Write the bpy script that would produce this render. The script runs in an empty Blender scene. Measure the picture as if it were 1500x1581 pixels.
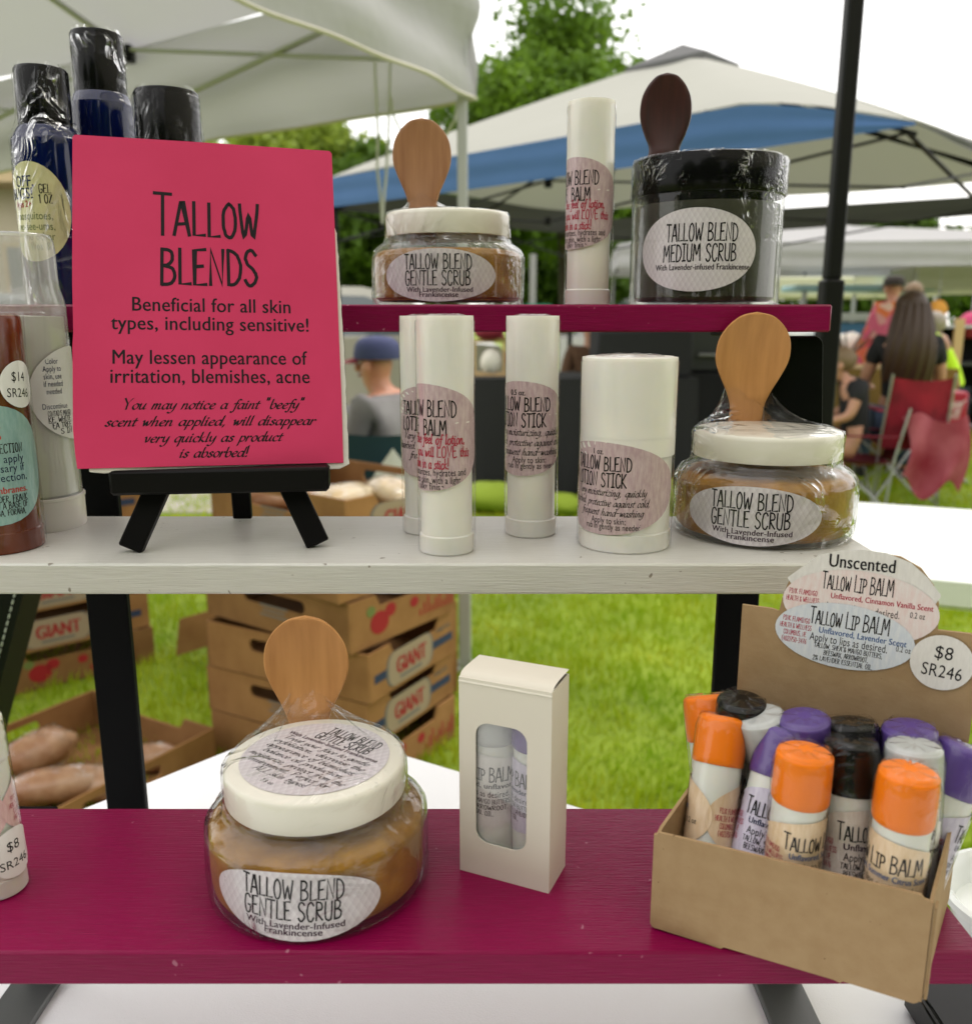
import bpy, math, random
import numpy as np
from mathutils import Vector, Matrix, Quaternion
R = math.radians
rnd = random.Random(7)
scene = bpy.context.scene
# ------------------------------------------------------------------ camera, world, sun, exposure
HC = 1.15                       # camera height above the lawn
TH = R(12.34)
F_PX, CX, CY = 1370.0, 750.0, 790.5
cam_d = bpy.data.cameras.new('camera'); cam = bpy.data.objects.new('camera', cam_d)
scene.collection.objects.link(cam); scene.camera = cam
cam.location = (0, 0, HC); cam.rotation_euler = (R(90) - TH, 0, 0)
cam_d.sensor_fit = 'HORIZONTAL'; cam_d.sensor_width = 36; cam_d.lens = 36 * F_PX / 1500
cam_d.clip_start = 0.01; cam_d.clip_end = 500
cam_d.dof.use_dof = True; cam_d.dof.focus_distance = 0.37; cam_d.dof.aperture_fstop = 14
world = bpy.data.worlds.new('World'); scene.world = world; world.use_nodes = True
nt = world.node_tree; bg = nt.nodes['Background']
sky = nt.nodes.new('ShaderNodeTexSky'); sky.sky_type = 'NISHITA'; sky.sun_disc = False
sky.sun_elevation = R(55); sky.sun_rotation = R(40); sky.air_density = 1; sky.dust_density = 4
mx = nt.nodes.new('ShaderNodeMix'); mx.data_type = 'RGBA'; mx.inputs[0].default_value = 0.86
nt.links.new(sky.outputs[0], mx.inputs[6]); mx.inputs[7].default_value = (9.4, 9.2, 8.9, 1)
nt.links.new(mx.outputs[2], bg.inputs[0]); bg.inputs[1].default_value = 0.15
sun_d = bpy.data.lights.new('sun', 'SUN'); sun = bpy.data.objects.new('sun', sun_d); scene.collection.objects.link(sun)
sun_d.energy = 0.6; sun_d.angle = R(18); sun_d.color = (1, .96, .88)
sun.rotation_euler = (R(35), 0, R(180 - 40))
scene.view_settings.view_transform = 'Standard'; scene.view_settings.look = 'None'
scene.view_settings.exposure = 0.6; scene.view_settings.gamma = 1; scene.view_settings.use_curve_mapping = False
scene.cycles.use_denoising = True
scene.cycles.max_bounces = 10; scene.cycles.transparent_max_bounces = 40
scene.cycles.caustics_reflective = False; scene.cycles.caustics_refractive = False

# ------------------------------------------------------------------ helpers
def spot(px, py, Y=None, z=None):
    """world point seen at a place of the photograph, at depth Y or height z (relative to the camera)"""
    dx, dy = (px - CX) / F_PX, (CY - py) / F_PX
    d = Vector((dx, math.cos(TH) + dy * math.sin(TH), -math.sin(TH) + dy * math.cos(TH)))
    t = Y / d.y if Y is not None else z / d.z
    return Vector((d.x * t, d.y * t, d.z * t + HC))

MATS = {}
def mat(name, col=(.5, .5, .5), rough=.5, metal=0, noise=None, bump=None, spec=.5, coat=0, trans=0, sub=0, scale3=None, wave=None, alpha=None, sheen=0, vary=0, specks=None):
    """noise = (scale, colour2, detail)   bump = (scale, strength, distance)   scale3 stretches object space"""
    if name in MATS: return MATS[name]
    m = bpy.data.materials.new(name); m.use_nodes = True; n = m.node_tree.nodes; l = m.node_tree.links
    b = n['Principled BSDF']; b.inputs['Base Color'].default_value = (*col, 1); b.inputs['Roughness'].default_value = rough
    b.inputs['Metallic'].default_value = metal; b.inputs['Specular IOR Level'].default_value = spec
    b.inputs['Coat Weight'].default_value = coat; b.inputs['Coat Roughness'].default_value = .08
    if sub:
        b.inputs['Subsurface Weight'].default_value = sub; b.inputs['Subsurface Radius'].default_value = (1, .6, .3); b.inputs['Subsurface Scale'].default_value = .004
    tc = n.new('ShaderNodeTexCoord'); mp = n.new('ShaderNodeMapping'); l.new(tc.outputs['Object'], mp.inputs[0])
    if scale3: mp.inputs['Scale'].default_value = scale3
    if noise:
        t = n.new('ShaderNodeTexNoise'); t.inputs['Scale'].default_value = noise[0]; t.inputs['Detail'].default_value = noise[2] if len(noise) > 2 else 4
        l.new(mp.outputs[0], t.inputs[0])
        r = n.new('ShaderNodeMapRange'); r.inputs[1].default_value = .32; r.inputs[2].default_value = .68; l.new(t.outputs[0], r.inputs[0])
        x = n.new('ShaderNodeMix'); x.data_type = 'RGBA'; l.new(r.outputs[0], x.inputs[0])
        x.inputs[6].default_value = (*col, 1); x.inputs[7].default_value = (*noise[1], 1); l.new(x.outputs[2], b.inputs['Base Color'])
    if bump:
        t = n.new('ShaderNodeTexNoise'); t.inputs['Scale'].default_value = bump[0]; t.inputs['Detail'].default_value = 3; l.new(mp.outputs[0], t.inputs[0])
        bp = n.new('ShaderNodeBump'); bp.inputs['Strength'].default_value = bump[1]; bp.inputs['Distance'].default_value = bump[2]
        l.new(t.outputs[0], bp.inputs['Height']); l.new(bp.outputs[0], b.inputs['Normal'])
        if noise:
            pass
    if trans:
        tr = n.new('ShaderNodeBsdfTranslucent'); tr.inputs[0].default_value = (*col, 1)
        ms = n.new('ShaderNodeMixShader'); ms.inputs[0].default_value = trans
        l.new(b.outputs[0], ms.inputs[1]); l.new(tr.outputs[0], ms.inputs[2]); l.new(ms.outputs[0], n['Material Output'].inputs[0])
    if specks:
        src = b.inputs['Base Color'].links[0].from_socket if b.inputs['Base Color'].is_linked else None
        ts = n.new('ShaderNodeTexNoise'); ts.inputs['Scale'].default_value = specks[0]; ts.inputs['Detail'].default_value = 1; l.new(tc.outputs['Object'], ts.inputs[0])
        rs_ = n.new('ShaderNodeMapRange'); rs_.inputs[1].default_value = .765; rs_.inputs[2].default_value = .80; l.new(ts.outputs[0], rs_.inputs[0])
        xs = n.new('ShaderNodeMix'); xs.data_type = 'RGBA'; l.new(rs_.outputs[0], xs.inputs[0]); xs.inputs[6].default_value = (*col, 1); xs.inputs[7].default_value = (*specks[1], 1)
        if src: l.new(src, xs.inputs[6])
        l.new(xs.outputs[2], b.inputs['Base Color'])
    if vary:
        src = b.inputs['Base Color'].links[0].from_socket if b.inputs['Base Color'].is_linked else None
        oi = n.new('ShaderNodeObjectInfo'); hv = n.new('ShaderNodeHueSaturation'); vr = n.new('ShaderNodeMapRange'); vr.inputs[3].default_value = 1 - vary; vr.inputs[4].default_value = 1 + vary * .5
        l.new(oi.outputs['Random'], vr.inputs[0]); l.new(vr.outputs[0], hv.inputs['Value']); hv.inputs['Color'].default_value = (*col, 1)
        if src: l.new(src, hv.inputs['Color'])
        l.new(hv.outputs[0], b.inputs['Base Color'])
    MATS[name] = m
    return m

def film(name, ior=1.45, rough=.05, tint=(.98, .98, .98), bump=None, milk=.03, scale3=(1, 1, 1), boost=1.0, base=.0, ridge=False):
    """thin clear plastic or glass: see-through with a mirror-like sheen that grows at grazing angles"""
    if name in MATS: return MATS[name]
    m = bpy.data.materials.new(name); m.use_nodes = True; n = m.node_tree.nodes; l = m.node_tree.links
    n.remove(n['Principled BSDF'])
    tr = n.new('ShaderNodeBsdfTransparent'); tr.inputs[0].default_value = (*tint, 1)
    gl = n.new('ShaderNodeBsdfGlossy'); gl.inputs['Roughness'].default_value = rough
    df = n.new('ShaderNodeBsdfDiffuse'); df.inputs[0].default_value = (.8, .8, .78, 1)
    fr = n.new('ShaderNodeFresnel'); ge = n.new('ShaderNodeNewGeometry'); mi = n.new('ShaderNodeMapRange'); mi.inputs[3].default_value = ior; mi.inputs[4].default_value = 1 / ior; l.new(ge.outputs['Backfacing'], mi.inputs[0]); l.new(mi.outputs[0], fr.inputs[0])
    mu = n.new('ShaderNodeMath'); mu.operation = 'MULTIPLY_ADD'; mu.inputs[1].default_value = boost; mu.inputs[2].default_value = base - .012; mu.use_clamp = True
    l.new(fr.outputs[0], mu.inputs[0])
    m1 = n.new('ShaderNodeMixShader'); m1.inputs[0].default_value = milk
    l.new(tr.outputs[0], m1.inputs[1]); l.new(df.outputs[0], m1.inputs[2])
    m2 = n.new('ShaderNodeMixShader'); l.new(mu.outputs[0], m2.inputs[0]); l.new(m1.outputs[0], m2.inputs[1]); l.new(gl.outputs[0], m2.inputs[2])
    l.new(m2.outputs[0], n['Material Output'].inputs[0])
    if bump:
        tc = n.new('ShaderNodeTexCoord'); mp = n.new('ShaderNodeMapping'); mp.inputs['Scale'].default_value = scale3
        oi = n.new('ShaderNodeObjectInfo'); l.new(tc.outputs['Object'], mp.inputs[0])
        va = n.new('ShaderNodeVectorMath'); va.operation = 'ADD'; l.new(mp.outputs[0], va.inputs[0])
        vs = n.new('ShaderNodeVectorMath'); vs.operation = 'SCALE'; l.new(oi.outputs['Location'], vs.inputs[0]); vs.inputs['Scale'].default_value = 3.3
        l.new(vs.outputs[0], va.inputs[1])
        t = n.new('ShaderNodeTexNoise'); t.inputs['Scale'].default_value = bump[0]; t.inputs['Detail'].default_value = 2.5; t.inputs['Distortion'].default_value = 1.6
        if ridge: t.noise_type = 'RIDGED_MULTIFRACTAL'; t.inputs['Gain'].default_value = 2.0; t.inputs['Offset'].default_value = .9
        l.new(va.outputs[0], t.inputs[0])
        bp = n.new('ShaderNodeBump'); bp.inputs['Strength'].default_value = bump[1]; bp.inputs['Distance'].default_value = bump[2]
        mk = n.new('ShaderNodeTexNoise'); mk.inputs['Scale'].default_value = bump[0] * .55; l.new(va.outputs[0], mk.inputs[0])
        mr = n.new('ShaderNodeMapRange'); mr.inputs[1].default_value = .46; mr.inputs[2].default_value = .62; mr.inputs[3].default_value = bump[1] * .12; mr.inputs[4].default_value = bump[1]; l.new(mk.outputs[0], mr.inputs[0]); l.new(mr.outputs[0], bp.inputs['Strength'])
        l.new(t.outputs[0], bp.inputs['Height']); l.new(bp.outputs[0], gl.inputs['Normal']); l.new(bp.outputs[0], fr.inputs['Normal'])
    MATS[name] = m
    return m

class MB:
    """collects shapes into one mesh"""
    def __init__(s): s.v = []; s.f = []; s.m = []; s.uv = None
    def add(s, v, f, mi=0):
        o = len(s.v); s.v += [tuple(p) for p in v]; s.f += [tuple(i + o for i in q) for q in f]; s.m += [mi] * len(f); return s
    def box(s, c, d, mi=0, rot=None, bev=0):
        x, y, z = [k / 2 for k in d]
        if bev:
            b = min(bev, x * .9, y * .9, z * .9); vs = []; idx = {}
            for sx in (-1, 1):
                for sy in (-1, 1):
                    for sz in (-1, 1):
                        for ax, p in enumerate(((x, y - b, z - b), (x - b, y, z - b), (x - b, y - b, z))):
                            idx[sx, sy, sz, ax] = len(vs); vs.append((sx * p[0], sy * p[1], sz * p[2]))
            fs = []
            S = (-1, 1)
            for a in S:
                fs.append([idx[a, p, q, 0] for p, q in ((-1, -1), (1, -1), (1, 1), (-1, 1))][::a])
                fs.append([idx[p, a, q, 1] for p, q in ((-1, -1), (1, -1), (1, 1), (-1, 1))][::-a])
                fs.append([idx[p, q, a, 2] for p, q in ((-1, -1), (1, -1), (1, 1), (-1, 1))][::a])
                for c2 in S:
                    g = a * c2
                    fs.append([idx[a, c2, -1, 0], idx[a, c2, -1, 1], idx[a, c2, 1, 1], idx[a, c2, 1, 0]][::g])
                    fs.append([idx[a, -1, c2, 0], idx[a, -1, c2, 2], idx[a, 1, c2, 2], idx[a, 1, c2, 0]][::-g])
                    fs.append([idx[-1, a, c2, 1], idx[-1, a, c2, 2], idx[1, a, c2, 2], idx[1, a, c2, 1]][::g])
                    for c3 in S:
                        fs.append([idx[a, c2, c3, 0], idx[a, c2, c3, 1], idx[a, c2, c3, 2]][::a * c2 * c3])
        else:
            vs = [(sx * x, sy * y, sz * z) for sx in (-1, 1) for sy in (-1, 1) for sz in (-1, 1)]
            fs = [(0, 1, 3, 2), (4, 6, 7, 5), (0, 4, 5, 1), (2, 3, 7, 6), (0, 2, 6, 4), (1, 5, 7, 3)]
        c = Vector(c)
        if rot is not None: vs = [rot @ Vector(p) for p in vs]
        return s.add([(p[0] + c[0], p[1] + c[1], p[2] + c[2]) for p in vs], fs, mi)
    def lathe(s, prof, n=48, c=(0, 0, 0), mi=0, cap0=True, cap1=True, rib=None):
        """prof = [(r, z)...] bottom to top"""
        vs = []; fs = []
        for r, z in prof:
            for k in range(n):
                a = 2 * math.pi * k / n; rr = r
                if rib and rib[0] <= z <= rib[1]: rr = r - (rib[2] if k % 2 else 0)
                vs.append((c[0] + rr * math.cos(a), c[1] + rr * math.sin(a), c[2] + z))
        for j in range(len(prof) - 1):
            for k in range(n):
                k2 = (k + 1) % n; fs.append((j * n + k, j * n + k2, (j + 1) * n + k2, (j + 1) * n + k))
        if cap0: fs.append(tuple(range(n))[::-1])
        if cap1: fs.append(tuple((len(prof) - 1) * n + k for k in range(n)))
        return s.add(vs, fs, mi)
    def tube(s, pts, r, n=8, mi=0, cap=True):
        pts = [Vector(p) for p in pts]; rs = r if isinstance(r, (list, tuple)) else [r] * len(pts)
        vs = []; fs = []; up = None
        for i, p in enumerate(pts):
            d = (pts[min(i + 1, len(pts) - 1)] - pts[max(i - 1, 0)]).normalized()
            if up is None: up = Vector((0, 0, 1)) if abs(d.z) < .9 else Vector((1, 0, 0))
            a = d.cross(up).normalized(); up = a.cross(d).normalized()
            for k in range(n):
                t = 2 * math.pi * k / n; q = p + (a * math.cos(t) + up * math.sin(t)) * rs[i]; vs.append(tuple(q))
        for j in range(len(pts) - 1):
            for k in range(n):
                k2 = (k + 1) % n; fs.append((j * n + k, (j + 1) * n + k, (j + 1) * n + k2, j * n + k2))
        if cap: fs.append(tuple(range(n))); fs.append(tuple((len(pts) - 1) * n + k for k in range(n))[::-1])
        return s.add(vs, fs, mi)
    def bar(s, p, q, w, t, mi=0, up=(0, 0, 1)):
        """flat bar from p to q, w wide and t thick (thickness along up)"""
        p = Vector(p); q = Vector(q); d = (q - p); L = d.length; d.normalize(); u = Vector(up)
        a = d.cross(u).normalized(); u = a.cross(d).normalized()
        m = Matrix((d, a, u)).transposed()
        return s.box((p + q) / 2, (L, w, t), mi, m, bev=min(w, t) * .12)
    def prism(s, poly, t, M=None, mi=0, bev=0):
        """closed outline in the local xy plane, thickened along +z; M places it"""
        n = len(poly); M = M or Matrix.Identity(4)
        vs = [M @ Vector((x, y, 0)) for x, y in poly] + [M @ Vector((x, y, t)) for x, y in poly]
        fs = [tuple(range(n))[::-1], tuple(range(n, 2 * n))] + [(i, (i + 1) % n, (i + 1) % n + n, i + n) for i in range(n)]
        return s.add(vs, fs, mi)
    def grid(s, fn, nu, nv, mi=0, close_u=False):
        vs = [fn(i / nu, j / nv) for j in range(nv + 1) for i in range(nu + (0 if close_u else 1))]
        w = nu if close_u else nu + 1; fs = []
        for j in range(nv):
            for i in range(nu):
                i2 = (i + 1) % w; fs.append((j * w + i, j * w + i2, (j + 1) * w + i2, (j + 1) * w + i))
        return s.add(vs, fs, mi)
    def blob(s, c, rad, n=16, m=10, mi=0, jit=0, rot=None, seed=1):
        rr = random.Random(seed); ph = [rr.uniform(0, 6) for _ in range(6)]; c = Vector(c)
        def fn(u, v):
            a = u * 2 * math.pi; b = (v - .5) * math.pi * .999
            k = 1 + jit * (math.sin(3 * a + ph[0]) * math.cos(2 * b + ph[1]) + .6 * math.sin(5 * a + ph[2] + 4 * b) + .4 * math.sin(9 * a + ph[3]) * math.sin(7 * b + ph[4]))
            p = Vector((rad[0] * math.cos(a) * math.cos(b) * k, rad[1] * math.sin(a) * math.cos(b) * k, rad[2] * math.sin(b) * k))
            return tuple(c + (rot @ p if rot is not None else p))
        return s.grid(fn, n, m, mi, close_u=True)
    def mesh(s, name, mats, smooth=True, ang=38):
        me = bpy.data.meshes.new(name); me.from_pydata(s.v, [], s.f)
        for mm in (mats if isinstance(mats, (list, tuple)) else [mats]): me.materials.append(mm)
        if any(s.m): me.polygons.foreach_set('material_index', s.m)
        if s.uv is not None:
            ul = me.uv_layers.new(name='UVMap'); li = np.zeros(len(me.loops), dtype=np.int32); me.loops.foreach_get('vertex_index', li)
            ul.data.foreach_set('uv', np.array(s.uv, dtype=np.float32)[li].ravel())
        if smooth: me.shade_smooth(); me.set_sharp_from_angle(angle=R(ang))
        me.update()
        return me

def put(name, me, parent=None, loc=None, rot=None, label=None, kind=None):
    o = bpy.data.objects.new(name, me); scene.collection.objects.link(o)
    if parent: o.parent = parent
    if loc is not None: o.location = loc
    if rot is not None: o.rotation_euler = rot
    if label: o['label'] = label
    if kind: o['kind'] = kind
    return o
def part(name, mb, mats, parent=None, smooth=True, label=None, ang=38, kind=None):
    if not isinstance(mb, MB): return put(name, mb, parent or mats, label=label, kind=kind)
    return put(name, mb.mesh(name, mats, smooth, ang) if isinstance(mb, MB) else mb, parent, label=label, kind=kind)
def thing(name, label, cat, loc=(0, 0, 0), rotz=0, group=None, M=None):
    o = bpy.data.objects.new(name, None); scene.collection.objects.link(o); o.empty_display_size = .05
    if M is not None: o.matrix_world = M
    else: o.location = loc; o.rotation_euler = (0, 0, rotz)
    o['label'] = label; o['category'] = cat
    if group: o['group'] = group
    return o
def tag(o, label, cat, group=None):
    o['label'] = label; o['category'] = cat
    if group: o['group'] = group
    return o
CACHE = {}
def cached(key, fn):
    if key not in CACHE: CACHE[key] = fn()
    return CACHE[key]
def copy_thing(src, loc=None, rotz=None, label=None, M=None):
    r = src.copy(); scene.collection.objects.link(r)
    if M is not None: r.matrix_world = M
    if loc is not None: r.location = loc
    if rotz is not None: r.rotation_euler = (0, 0, rotz)
    if label: r['label'] = label
    for ch in list(src.children):
        c = ch.copy(); scene.collection.objects.link(c); c.parent = r
        for g in list(ch.children):
            d = g.copy(); scene.collection.objects.link(d); d.parent = c
    return r
def smooth_profile(pts, n=6):
    """rounds a polyline profile by Catmull-Rom"""
    out = []
    for i in range(len(pts) - 1):
        p0 = pts[max(i - 1, 0)]; p1 = pts[i]; p2 = pts[i + 1]; p3 = pts[min(i + 2, len(pts) - 1)]
        for k in range(n):
            t = k / n
            out.append(tuple(.5 * (2 * p1[a] + (p2[a] - p0[a]) * t + (2 * p0[a] - 5 * p1[a] + 4 * p2[a] - p3[a]) * t * t + (3 * p1[a] - p0[a] - 3 * p2[a] + p3[a]) * t ** 3) for a in (0, 1)))
    out.append(pts[-1]); return out
def rounded_rect(w, h, r, n=6, cx=0, cy=0):
    out = []
    for qx, qy, a0 in ((1, 1, 0), (-1, 1, 90), (-1, -1, 180), (1, -1, 270)):
        for k in range(n + 1):
            a = R(a0 + 90 * k / n); out.append((cx + qx * (w / 2 - r) + r * math.cos(a), cy + qy * (h / 2 - r) + r * math.sin(a)))
    return out
def ellipse(w, h, n=40, cx=0, cy=0): return [(cx + w / 2 * math.cos(2 * math.pi * k / n), cy + h / 2 * math.sin(2 * math.pi * k / n)) for k in range(n)]

# ------------------------------------------------------------------ lettering
HAND = {  # tall narrow hand-drawn capitals
'A': (.44, [[(.0, 0), (.19, 1.0), (.24, 1.0), (.43, 0)], [(.09, .33), (.35, .35)]]),
'B': (.42, [[(.03, -.01), (.05, 1)], [(.05, .99), (.24, .96), (.33, .84), (.31, .66), (.2, .55), (.06, .52)], [(.06, .52), (.28, .48), (.38, .34), (.37, .15), (.26, .03), (.03, 0)]]),
'C': (.4, [[(.37, .82), (.31, .96), (.19, 1), (.08, .86), (.03, .5), (.07, .15), (.17, 0), (.3, .03), (.38, .2)]]),
'D': (.43, [[(.04, 0), (.04, 1)], [(.04, .99), (.22, .93), (.36, .72), (.4, .42), (.33, .15), (.19, .02), (.04, .01)]]),
'E': (.38, [[(.35, 1), (.05, .98), (.04, .01), (.37, .02)], [(.05, .52), (.28, .54)]]),
'F': (.36, [[(.35, 1), (.05, .98), (.04, 0)], [(.05, .52), (.27, .54)]]),
'G': (.42, [[(.37, .84), (.29, .98), (.16, .99), (.06, .82), (.03, .48), (.07, .14), (.18, 0), (.32, .05), (.37, .2), (.37, .42), (.22, .42)]]),
'H': (.43, [[(.04, 0), (.04, 1)], [(.39, 0), (.38, 1)], [(.04, .5), (.38, .52)]]),
'I': (.26, [[(.0, 1), (.25, 1)], [(.13, .98), (.12, .02)], [(0, 0), (.25, .01)]]),
'J': (.3, [[(.24, 1), (.25, .2), (.15, 0), (.02, .12)]]),
'K': (.42, [[(.04, 0), (.04, 1)], [(.36, 1), (.06, .46), (.4, 0)]]),
'L': (.35, [[(.05, 1), (.04, .01), (.35, .03)]]),
'M': (.56, [[(.02, 0), (.08, 1), (.26, .35), (.45, 1), (.52, 0)]]),
'N': (.44, [[(.03, 0), (.05, 1), (.37, .02), (.4, 1)]]),
'O': (.42, [[(.2, 1), (.07, .82), (.03, .45), (.09, .1), (.21, 0), (.33, .12), (.38, .5), (.33, .86), (.2, 1)]]),
'P': (.38, [[(.04, 0), (.05, 1)], [(.05, .99), (.25, .95), (.35, .78), (.31, .57), (.18, .47), (.05, .46)]]),
'Q': (.44, [[(.2, 1), (.07, .82), (.03, .45), (.09, .1), (.21, 0), (.33, .12), (.38, .5), (.33, .86), (.2, 1)], [(.24, .2), (.43, -.1)]]),
'R': (.41, [[(.04, 0), (.05, 1)], [(.05, .99), (.25, .95), (.34, .78), (.3, .58), (.07, .48), (.38, 0)]]),
'S': (.38, [[(.34, .86), (.25, .99), (.12, .98), (.04, .8), (.1, .6), (.27, .44), (.35, .24), (.27, .05), (.13, 0), (.02, .15)]]),
'T': (.4, [[(.0, 1), (.4, .99)], [(.2, .98), (.19, 0)]]),
'U': (.42, [[(.04, 1), (.04, .25), (.12, .03), (.24, 0), (.35, .12), (.38, 1)]]),
'V': (.42, [[(.01, 1), (.2, 0), (.4, 1)]]),
'W': (.56, [[(.01, 1), (.13, 0), (.27, .7), (.4, 0), (.54, 1)]]),
'X': (.4, [[(.02, 1), (.38, 0)], [(.38, 1), (.02, 0)]]),
'Y': (.4, [[(.01, 1), (.2, .5), (.39, 1)], [(.2, .5), (.19, 0)]]),
'Z': (.38, [[(.02, 1), (.36, .99), (.02, .01), (.37, .02)]]),
'&': (.42, [[(.38, .0), (.1, .72), (.13, .95), (.24, .95), (.27, .76), (.06, .3), (.1, .04), (.24, .03), (.38, .4)]]),
'%': (.5, [[(.1, 1), (.02, .8), (.1, .62), (.18, .8), (.1, 1)], [(.4, 1), (.08, 0)], [(.38, .38), (.3, .2), (.38, .02), (.46, .2), (.38, .38)]]),
'0': (.38, [[(.18, 1), (.06, .82), (.03, .45), (.08, .1), (.19, 0), (.3, .12), (.34, .5), (.3, .86), (.18, 1)]]),
'1': (.2, [[(.0, .82), (.12, 1), (.11, 0)]]), '2': (.38, [[(.03, .8), (.12, .98), (.26, .97), (.33, .78), (.26, .5), (.02, .02), (.36, .03)]]),
'3': (.36, [[(.03, .9), (.16, 1), (.3, .88), (.28, .66), (.12, .54), (.3, .42), (.32, .16), (.17, 0), (.02, .1)]]),
'4': (.4, [[(.3, 0), (.29, 1), (.02, .32), (.38, .33)]]), '5': (.36, [[(.32, 1), (.06, .98), (.05, .58), (.24, .56), (.33, .34), (.26, .06), (.12, 0), (.01, .1)]]),
'7': (.36, [[(.02, .99), (.34, 1), (.12, 0)]]), '8': (.38, [[(.19, .54), (.06, .76), (.18, 1), (.32, .78), (.19, .54), (.04, .26), (.18, 0), (.35, .26), (.19, .54)]]),
'9': (.36, [[(.31, .7), (.2, .5), (.06, .6), (.06, .88), (.19, 1), (.31, .85), (.3, .4), (.16, 0)]]), '6': (.36, [[(.28, .98), (.1, .6), (.05, .25), (.16, 0), (.3, .12), (.3, .4), (.16, .5), (.06, .35)]]),
'$': (.4, [[(.34, .8), (.2, .92), (.06, .74), (.18, .52), (.34, .32), (.2, .1), (.03, .22)], [(.22, 1.08), (.18, -.08)]]),
'(': (.2, [[(.17, 1.08), (.04, .75), (.03, .3), (.15, -.08)]]), ')': (.2, [[(.02, 1.08), (.15, .75), (.15, .3), (.03, -.08)]]),
'.': (.14, [[(.04, .06), (.06, -.02)]]), ',': (.14, [[(.07, .06), (.02, -.14)]]), '!': (.16, [[(.08, 1), (.07, .28)], [(.07, .07), (.07, -.01)]]),
'-': (.3, [[(.03, .42), (.25, .43)]]), '+': (.34, [[(.02, .45), (.3, .45)], [(.16, .7), (.16, .2)]]), '"': (.2, [[(.04, 1.05), (.04, .8)], [(.14, 1.05), (.14, .8)]]), ' ': (.24, [])}
LOW = {  # lower case, x height 1
'a': (.86, [[(.7, .86), (.5, 1), (.22, .85), (.05, .45), (.12, .08), (.33, .02), (.58, .3), (.74, .95)], [(.76, .98), (.66, .2), (.74, .02), (.9, .14)]]),
'b': (.78, [[(.2, 1.75), (.08, .4), (.18, .03), (.45, .04), (.7, .42), (.66, .86), (.45, .98), (.14, .66)]]),
'c': (.68, [[(.64, .82), (.45, 1), (.16, .78), (.05, .36), (.2, .03), (.42, .02), (.64, .2)]]),
'd': (.9, [[(.7, .86), (.48, 1), (.2, .85), (.05, .45), (.12, .08), (.33, .02), (.58, .3), (.76, .95)], [(.92, 1.75), (.7, .2), (.78, .02), (.93, .14)]]),
'e': (.68, [[(.1, .46), (.45, .56), (.63, .78), (.48, 1), (.2, .82), (.05, .42), (.17, .05), (.4, .02), (.64, .2)]]),
'f': (.5, [[(.8, 1.62), (.62, 1.75), (.45, 1.5), (.28, .4), (.12, -.5), (-.08, -.62), (-.18, -.5)], [(.06, .95), (.58, .97)]]),
'g': (.84, [[(.7, .86), (.5, 1), (.22, .85), (.05, .45), (.12, .12), (.33, .06), (.58, .34), (.74, .95)], [(.77, .96), (.66, .1), (.48, -.52), (.2, -.68), (-.02, -.5)]]),
'h': (.82, [[(.24, 1.75), (.04, 0)], [(.09, .5), (.38, .95), (.58, .9), (.57, .55), (.52, .12), (.6, .02), (.76, .14)]]),
'i': (.4, [[(.05, .85), (.18, 1), (.1, .15), (.18, .02), (.34, .14)], [(.24, 1.42), (.27, 1.32)]]),
'j': (.4, [[(.2, 1), (.1, 0), (-.05, -.55), (-.2, -.62)], [(.26, 1.42), (.29, 1.32)]]),
'k': (.76, [[(.24, 1.75), (.04, 0)], [(.6, .95), (.13, .5), (.34, .3), (.56, .02), (.72, .1)]]),
'l': (.36, [[(.26, 1.75), (.08, .2), (.16, .02), (.32, .14)]]),
'm': (1.16, [[(.16, 1), (.02, 0)], [(.07, .45), (.34, .95), (.5, .9), (.42, .02)], [(.46, .45), (.74, .95), (.92, .88), (.88, .45), (.84, .1), (.92, .02), (1.08, .14)]]),
'n': (.82, [[(.16, 1), (.02, 0)], [(.07, .45), (.38, .95), (.58, .88), (.55, .45), (.51, .1), (.59, .02), (.76, .14)]]),
'o': (.76, [[(.42, 1), (.14, .76), (.05, .36), (.24, .0), (.5, .1), (.7, .54), (.62, .92), (.42, 1)]]),
'p': (.78, [[(.2, 1), (-.05, -.7)], [(.1, .5), (.35, .94), (.6, .9), (.7, .5), (.46, .06), (.1, .1)]]),
'q': (.8, [[(.7, .86), (.5, 1), (.22, .85), (.05, .45), (.12, .1), (.33, .04), (.58, .3), (.74, .95)], [(.77, .98), (.52, -.7)]]),
'r': (.6, [[(.16, 1), (.02, 0)], [(.07, .45), (.32, .88), (.5, .96), (.58, .82)]]),
's': (.6, [[(.54, .84), (.36, 1), (.16, .82), (.28, .56), (.47, .3), (.34, .03), (.12, .04), (0, .2)]]),
't': (.48, [[(.32, 1.4), (.12, .25), (.2, .02), (.4, .14)], [(.0, .95), (.48, .98)]]),
'u': (.86, [[(.03, .85), (.15, 1), (.08, .25), (.2, .02), (.42, .16), (.63, .7)], [(.7, 1), (.58, .2), (.67, .02), (.82, .14)]]),
'v': (.66, [[(.0, .88), (.12, .98), (.22, .02), (.5, .5), (.58, .98)]]),
'w': (.98, [[(.0, .88), (.1, .98), (.18, .02), (.46, .9), (.52, .02), (.86, .6), (.9, .98)]]),
'x': (.7, [[(.05, .95), (.2, .9), (.45, .1), (.65, .08)], [(.62, .98), (0, .02)]]),
'y': (.8, [[(.03, .85), (.15, 1), (.12, .3), (.28, .1), (.5, .3), (.67, .8)], [(.73, 1), (.6, .1), (.4, -.5), (.12, -.7), (-.06, -.55)]]),
'z': (.66, [[(.08, .95), (.58, .97), (.02, .03), (.6, .05)]])}

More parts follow.
